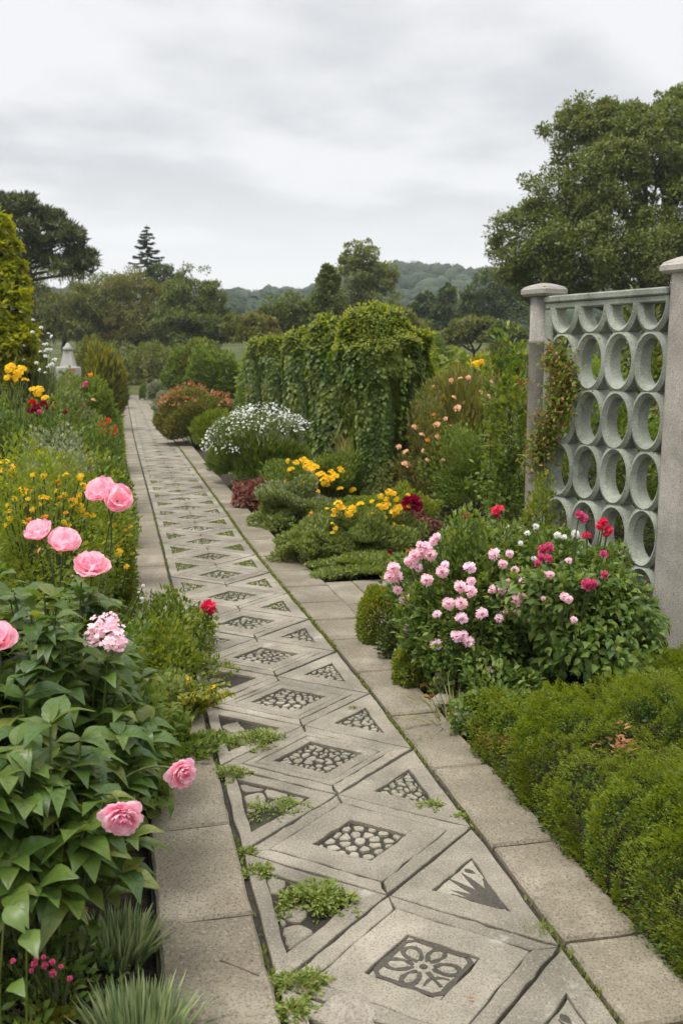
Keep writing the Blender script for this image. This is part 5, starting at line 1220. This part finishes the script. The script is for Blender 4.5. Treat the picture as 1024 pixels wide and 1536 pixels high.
def px_clumps(X, Y, items, depth=.8):
    """crown lobes given by where they stand out: (px, py, half width px, half height px, dy metres)"""
    z0 = float(terr(X, Y)); s = mpp(Y); out = []
    for it in items:
        x, y, a, b = it[:4]; dy = it[4] if len(it) > 4 else 0.
        p = W(x, y, Y + dy); out.append((p[0] - X, dy, p[2] - z0, a * s, a * s * depth, b * s))
    return out
# great broadleaf tree on the right
Y = 40; X = W(985, 400, Y)[0]
cl = px_clumps(X, Y, [(850, 318, 66, 58, -1), (795, 385, 58, 62, -1.5), (885, 218, 62, 60, .5), (930, 194, 52, 38, 0), (905, 285, 60, 60, -2), (960, 250, 66, 62, -1.5), (1014, 186, 40, 46, .5), (1030, 235, 70, 70, -1), (880, 385, 80, 55, -2.5), (965, 395, 80, 60, -2.5), (1040, 345, 85, 80, -2), (1110, 260, 85, 95, 0), (1100, 400, 90, 70, 0), (822, 428, 60, 34, -1.5), (1190, 340, 90, 100, 0)])
tree('broadleaf_tree', 'great dark spreading broadleaf tree towering behind the ring fence', X, Y, cl, 'broad', .135, .55, m=64, per=165, sub=.25, tips=('round', .5), low=-.6)
# cedar, far left
Y = 46; X = W(40, 400, Y)[0]; z0 = float(terr(X, Y)); s = mpp(Y); root = empty('cedar_tree', (X, Y, z0), 'dark layered cedar at the left edge, tallest on that side', 'tree', 'trees beyond the garden')
cm, tm = MB(), MB(); tube(tm, [(0, 0, -.4), (.1, 0, 4), (0, .1, 8.2)], .34, .1, 9); tube(tm, [(0, 0, 2), (-1.6, .3, 5), (-2.2, .3, 9)], .24, .08, 7)
for (x, y, a, b) in ((10, 300, 34, 9), (30, 312, 36, 9), (58, 322, 30, 8), (6, 326, 46, 10), (78, 336, 30, 8), (95, 347, 26, 7), (50, 346, 52, 9), (108, 362, 22, 7), (82, 366, 44, 9), (20, 362, 60, 10), (114, 378, 20, 7), (80, 388, 50, 10), (104, 396, 34, 9), (30, 390, 60, 12), (60, 408, 80, 14), (122, 404, 18, 8), (-30, 320, 40, 12), (-30, 360, 50, 14)):
    p = W(x, y, Y); c_ = (p[0] - X, rng.uniform(-1, 1), p[2] - z0, a * s, a * s, b * s)
    crown_mb(cm, [c_], .30, 26, 40, T_GRASS, .24, 0, .6, .4, -.4)
    tube(tm, curve((0, 0, c_[2] - .5), (c_[0], c_[1], c_[2] - c_[5] * .3), .06, 6), .09, .03, 5)
cm.build('crown', LM['cedar'], root); tm.build('trunk', M['bark'], root)
# spruce
Y = 86; X = W(222, 420, Y)[0]; z0 = float(terr(X, Y)); ztop = W(222, 337, Y)[2] - z0; s = mpp(Y)
root = empty('spruce_tree', (X, Y, z0), 'lone pointed spruce standing above the round trees', 'tree', 'trees beyond the garden')
cm, tm = MB(), MB(); tube(tm, [(0, 0, -.3), (0, 0, ztop * .5), (.03, 0, ztop)], .16, .02, 7)
for lv in range(18):
    f = lv / 17; z = ztop - .18 - f * (80 * s); L_ = (.14 + 1.75 * f ** .8) * rng.uniform(.85, 1.1)
    for b in range(5):
        a = rng.uniform(0, 6.283); Lb = L_ * rng.uniform(.65, 1.15); t = np.linspace(0, 1, 6); path = np.c_[np.cos(a) * Lb * t, np.sin(a) * Lb * t, z + .10 * Lb - .36 * Lb * t + .30 * Lb * t ** 2.5]
        tube(tm, path, .03, .008, 4); m = int(14 + 70 * Lb); tt = rng.uniform(.12, 1.02, m); P = np.stack([np.interp(tt, t, path[:, i]) for i in range(3)], -1)
        D = np.array([np.cos(a), np.sin(a), -.25]) * .8 + np.array([-np.sin(a), np.cos(a), 0]) * rng.normal(size=(m, 1)) * .7 - UP * rng.uniform(0, .6, (m, 1))
        scatter(cm, T_CARD, P, D, UP + rdir(m) * .4, rng.uniform(.17, .34, m))
cm.build('crown', LM['spruce'], root); tm.build('trunk', M['bark'], root)
def simple_tree(name, label, Y, px, items, lm, leaf, trunk=.2, depth=.9, **k):
    X = W(px, 500, Y)[0]; return tree(name, label, X, Y, px_clumps(X, Y, items, depth), lm, max(leaf, 2.4 * 1.5 * mpp(Y)), trunk, **k)
simple_tree('round_tree', 'wide rounded olive brown tree behind the end of the path', 70, 205, [(203, 462, 54, 54), (168, 484, 36, 50, -1), (236, 470, 38, 48, .5), (200, 500, 64, 40, -1)], 'olive', .16, m=95, per=110, sub=.2, low=-.8)
simple_tree('round_tree', 'dark green domed tree right of the olive brown one', 67, 290, [(290, 460, 46, 50), (262, 482, 32, 48, -.5), (318, 480, 28, 48, -.3), (290, 500, 56, 40, -.8)], 'round', .15, m=95, per=110, sub=.2, low=-.8)
simple_tree('willow_tree', 'soft greenish brown weeping tree below the cedar', 68, 95, [(92, 458, 54, 52), (60, 476, 34, 50, -.5), (128, 482, 32, 46, -.4), (95, 500, 58, 34, -.6)], 'willow', .26, T=T_GRASS, up=-.5, m=60, per=95)
simple_tree('golden_tree', 'golden green leafy tree at the left edge of the photo', 12.5, -8, [(2, 392, 26, 30), (-10, 350, 26, 34), (18, 430, 30, 30, -.1), (0, 470, 40, 40, -.2), (-30, 420, 44, 50), (10, 505, 40, 30, -.2), (-40, 500, 50, 44), (30, 530, 34, 34, -.3), (-10, 545, 50, 40, -.3)], 'golden', .095, .09, m=24, per=44, T=T_LEAF, low=-.8, sub=.2)
simple_tree('background_tree', 'small round tree top between the cedar and the spruce', 83, 165, [(160, 436, 34, 24), (182, 434, 22, 20), (140, 446, 24, 18)], 'broad', .2, m=30, per=60)
simple_tree('background_tree', 'dark tree top just right of the spruce', 85, 250, [(246, 416, 24, 18), (268, 428, 20, 16), (230, 424, 18, 16)], 'dark', .2, m=30, per=60)
simple_tree('background_tree', 'low olive tree just right of the dark domed tree', 52, 375, [(365, 492, 26, 22), (395, 490, 22, 20), (380, 505, 36, 16)], 'olive', .18, m=30, per=60)
simple_tree('background_tree', 'dark rounded tree left of the tall dark pointed tree', 60, 438, [(440, 472, 34, 34), (415, 488, 28, 26), (465, 490, 30, 30)], 'round', .2, m=40, per=70)
simple_tree('pointed_tree', 'dark pointed conifer shaped tree beside the tall pale tree', 56, 492, [(492, 430, 15, 27), (490, 456, 22, 30), (490, 482, 28, 30), (492, 412, 8, 14)], 'round', .17, m=40, per=80)
simple_tree('airy_tree', 'tall airy pale green tree in the middle of the skyline', 58, 543, [(540, 385, 26, 24), (552, 412, 34, 28), (528, 420, 26, 32), (570, 420, 22, 24), (540, 455, 40, 34), (572, 462, 36, 30), (525, 470, 24, 28)], 'pale', .17, .16, m=34, per=55, sub=.24)
simple_tree('background_tree', 'low pale tree right of the tall airy tree, above the largest vine pier', 54, 605, [(590, 482, 36, 24), (620, 492, 28, 18)], 'willow', .18, m=30, per=60)
simple_tree('cypress_tree', 'dark slim cypress, right and taller of a close pair', 88, 668, [(669, 445, 13, 18), (668, 470, 18, 26), (668, 490, 20, 20)], 'dark', .25, m=34, per=60)
simple_tree('cypress_tree', 'dark slim cypress, left and shorter of a close pair', 90, 636, [(638, 460, 14, 18), (636, 482, 20, 24), (620, 478, 12, 22)], 'dark', .25, m=34, per=60)
simple_tree('background_tree', 'broad dark green tree between the cypresses and the great tree', 82, 735, [(735, 440, 38, 34), (718, 468, 32, 30), (755, 470, 34, 34)], 'dark', .25, m=44, per=70)
simple_tree('background_tree', 'round grey green bush tree below the dark broad tree', 62, 712, [(702, 500, 32, 22), (728, 500, 26, 20), (676, 512, 26, 18)], 'willow', .2, m=36, per=70)
simple_tree('background_tree', 'small rounded shrub tree at the foot of the great tree', 60, 752, [(752, 502, 22, 22), (770, 510, 20, 20)], 'round', .2, m=30, per=60)
for i, (x, y, a, b, Y, lm, lb) in enumerate(((231, 535, 26, 18, 63, 'round', 'round green bush straight beyond the end of the path'), (278, 538, 28, 16, 40, 'shrub', 'second round bush beyond the path, just right of the first'), (146, 528, 28, 14, 44, 'olive', 'brownish low bush left of the far end of the path'),
        (320, 542, 36, 18, 34, 'shrub', 'leafy bush below the dark domed tree'), (395, 528, 34, 14, 44, 'fresh', 'light green bush top over the hedge'), (650, 520, 34, 14, 46, 'shrub', 'low bush in the meadow right of the largest vine pier'), (300, 524, 34, 12, 40, 'olive', 'low olive bush at the foot of the dark domed tree'), (745, 528, 30, 12, 38, 'olive', 'low brownish bush in the meadow left of the fence'))):
    X = W(x, y, Y)[0]; zt = W(x, y - b, Y)[2] - float(terr(X, Y)); bush('bush', lb, 'bush', (np.array([X, Y, 0]), a * mpp(Y), max(zt, .4)), lm, leaf=.14, n=5000, group='bushes beyond the garden', tips=('fresh', .35))
# meadow beyond the fence
mb = MB(); n = 30000; Y_ = 11 + rng.random(n) ** 1.5 * 50; x_ = rng.uniform(-.05, .36, n) * Y_ + .6; h = .25 + .3 * rng.random(n)
P = np.c_[x_, Y_, terr(x_, Y_) + rng.random(n) * h]; scatter(mb, T_NEEDLE, P, rdir(n) * .6 + UP, rdir(n) + UP * .3, rng.uniform(.12, .3, n) * (1 + Y_ / 60), 0)
k = rng.random(n) < .03; scatter(mb, T_CARD, P[k] + UP * .2, rdir(k.sum()), UP + rdir(k.sum()) * .4, .07 + Y_[k] * .002, 1)
tag(mb.build('meadow', [LM['meadow'], LM['lime']]), 'wild meadow grass beyond the fence', 'meadow', kind='stuff')
# the woods on the ridge and its foot
mb = MB(); nT = 3400; ICO_V, ICO_F = rock(np.zeros(3), (1, 1, 1), 0, sub=2); ICO_V = nrm(ICO_V)
Y_ = 130 + rng.random(nT) ** .8 * 285; x_ = rng.uniform(-.48, .42, nT) * Y_ * 1.05
for x, y in zip(x_, Y_):
    z = float(terr(x, y)); r = rng.uniform(2.0, 4.6) * (.75 if y < 200 else 1); k = 72; D = rdir(k); D[:, 2] = np.abs(D[:, 2]) * 1.1 - .15
    P = np.array([x, y, z + r * .7]) + D * np.array([r, r, r * rng.uniform(.9, 1.1)])
    scatter(mb, T_CARD, P, np.cross(D, rdir(k)), D + rdir(k) * .3, rng.uniform(.6, 1.15, k) * r / 3.2)
    B_V = ICO_V * (1 + lumpf(ICO_V, .12, 3, 4))[:, None] * np.array([r, r, r * 1.05]) * .93 + np.array([x, y, z + r * .7]); mb.add(B_V, ICO_F)
tag(mb.build('forest', LM['forest']), 'far wooded ridge across the valley', 'forest', kind='stuff')

# ------------------------------------------------------------------ the air
mb = MB(); lo, hi = (-440, -12, -2), (440, 632, 62)
V = [(x, y, z) for z in (lo[2], hi[2]) for y in (lo[1], hi[1]) for x in (lo[0], hi[0])]
mb.add(V, np.array([(0, 2, 3, 1), (4, 5, 7, 6), (0, 1, 5, 4), (2, 6, 7, 3), (0, 4, 6, 2), (1, 3, 7, 5)]))
m, nt, N, L = mat('air'); out = N('ShaderNodeOutputMaterial'); pv = N('ShaderNodeVolumePrincipled'); pv.inputs['Color'].default_value = (.80, .87, .95, 1); pv.inputs['Density'].default_value = .00042
pv.inputs['Anisotropy'].default_value = .2; L(pv.outputs[0], out.inputs['Volume'])
hzb = mb.build('haze', m, smooth=False); tag(hzb, kind='stuff')
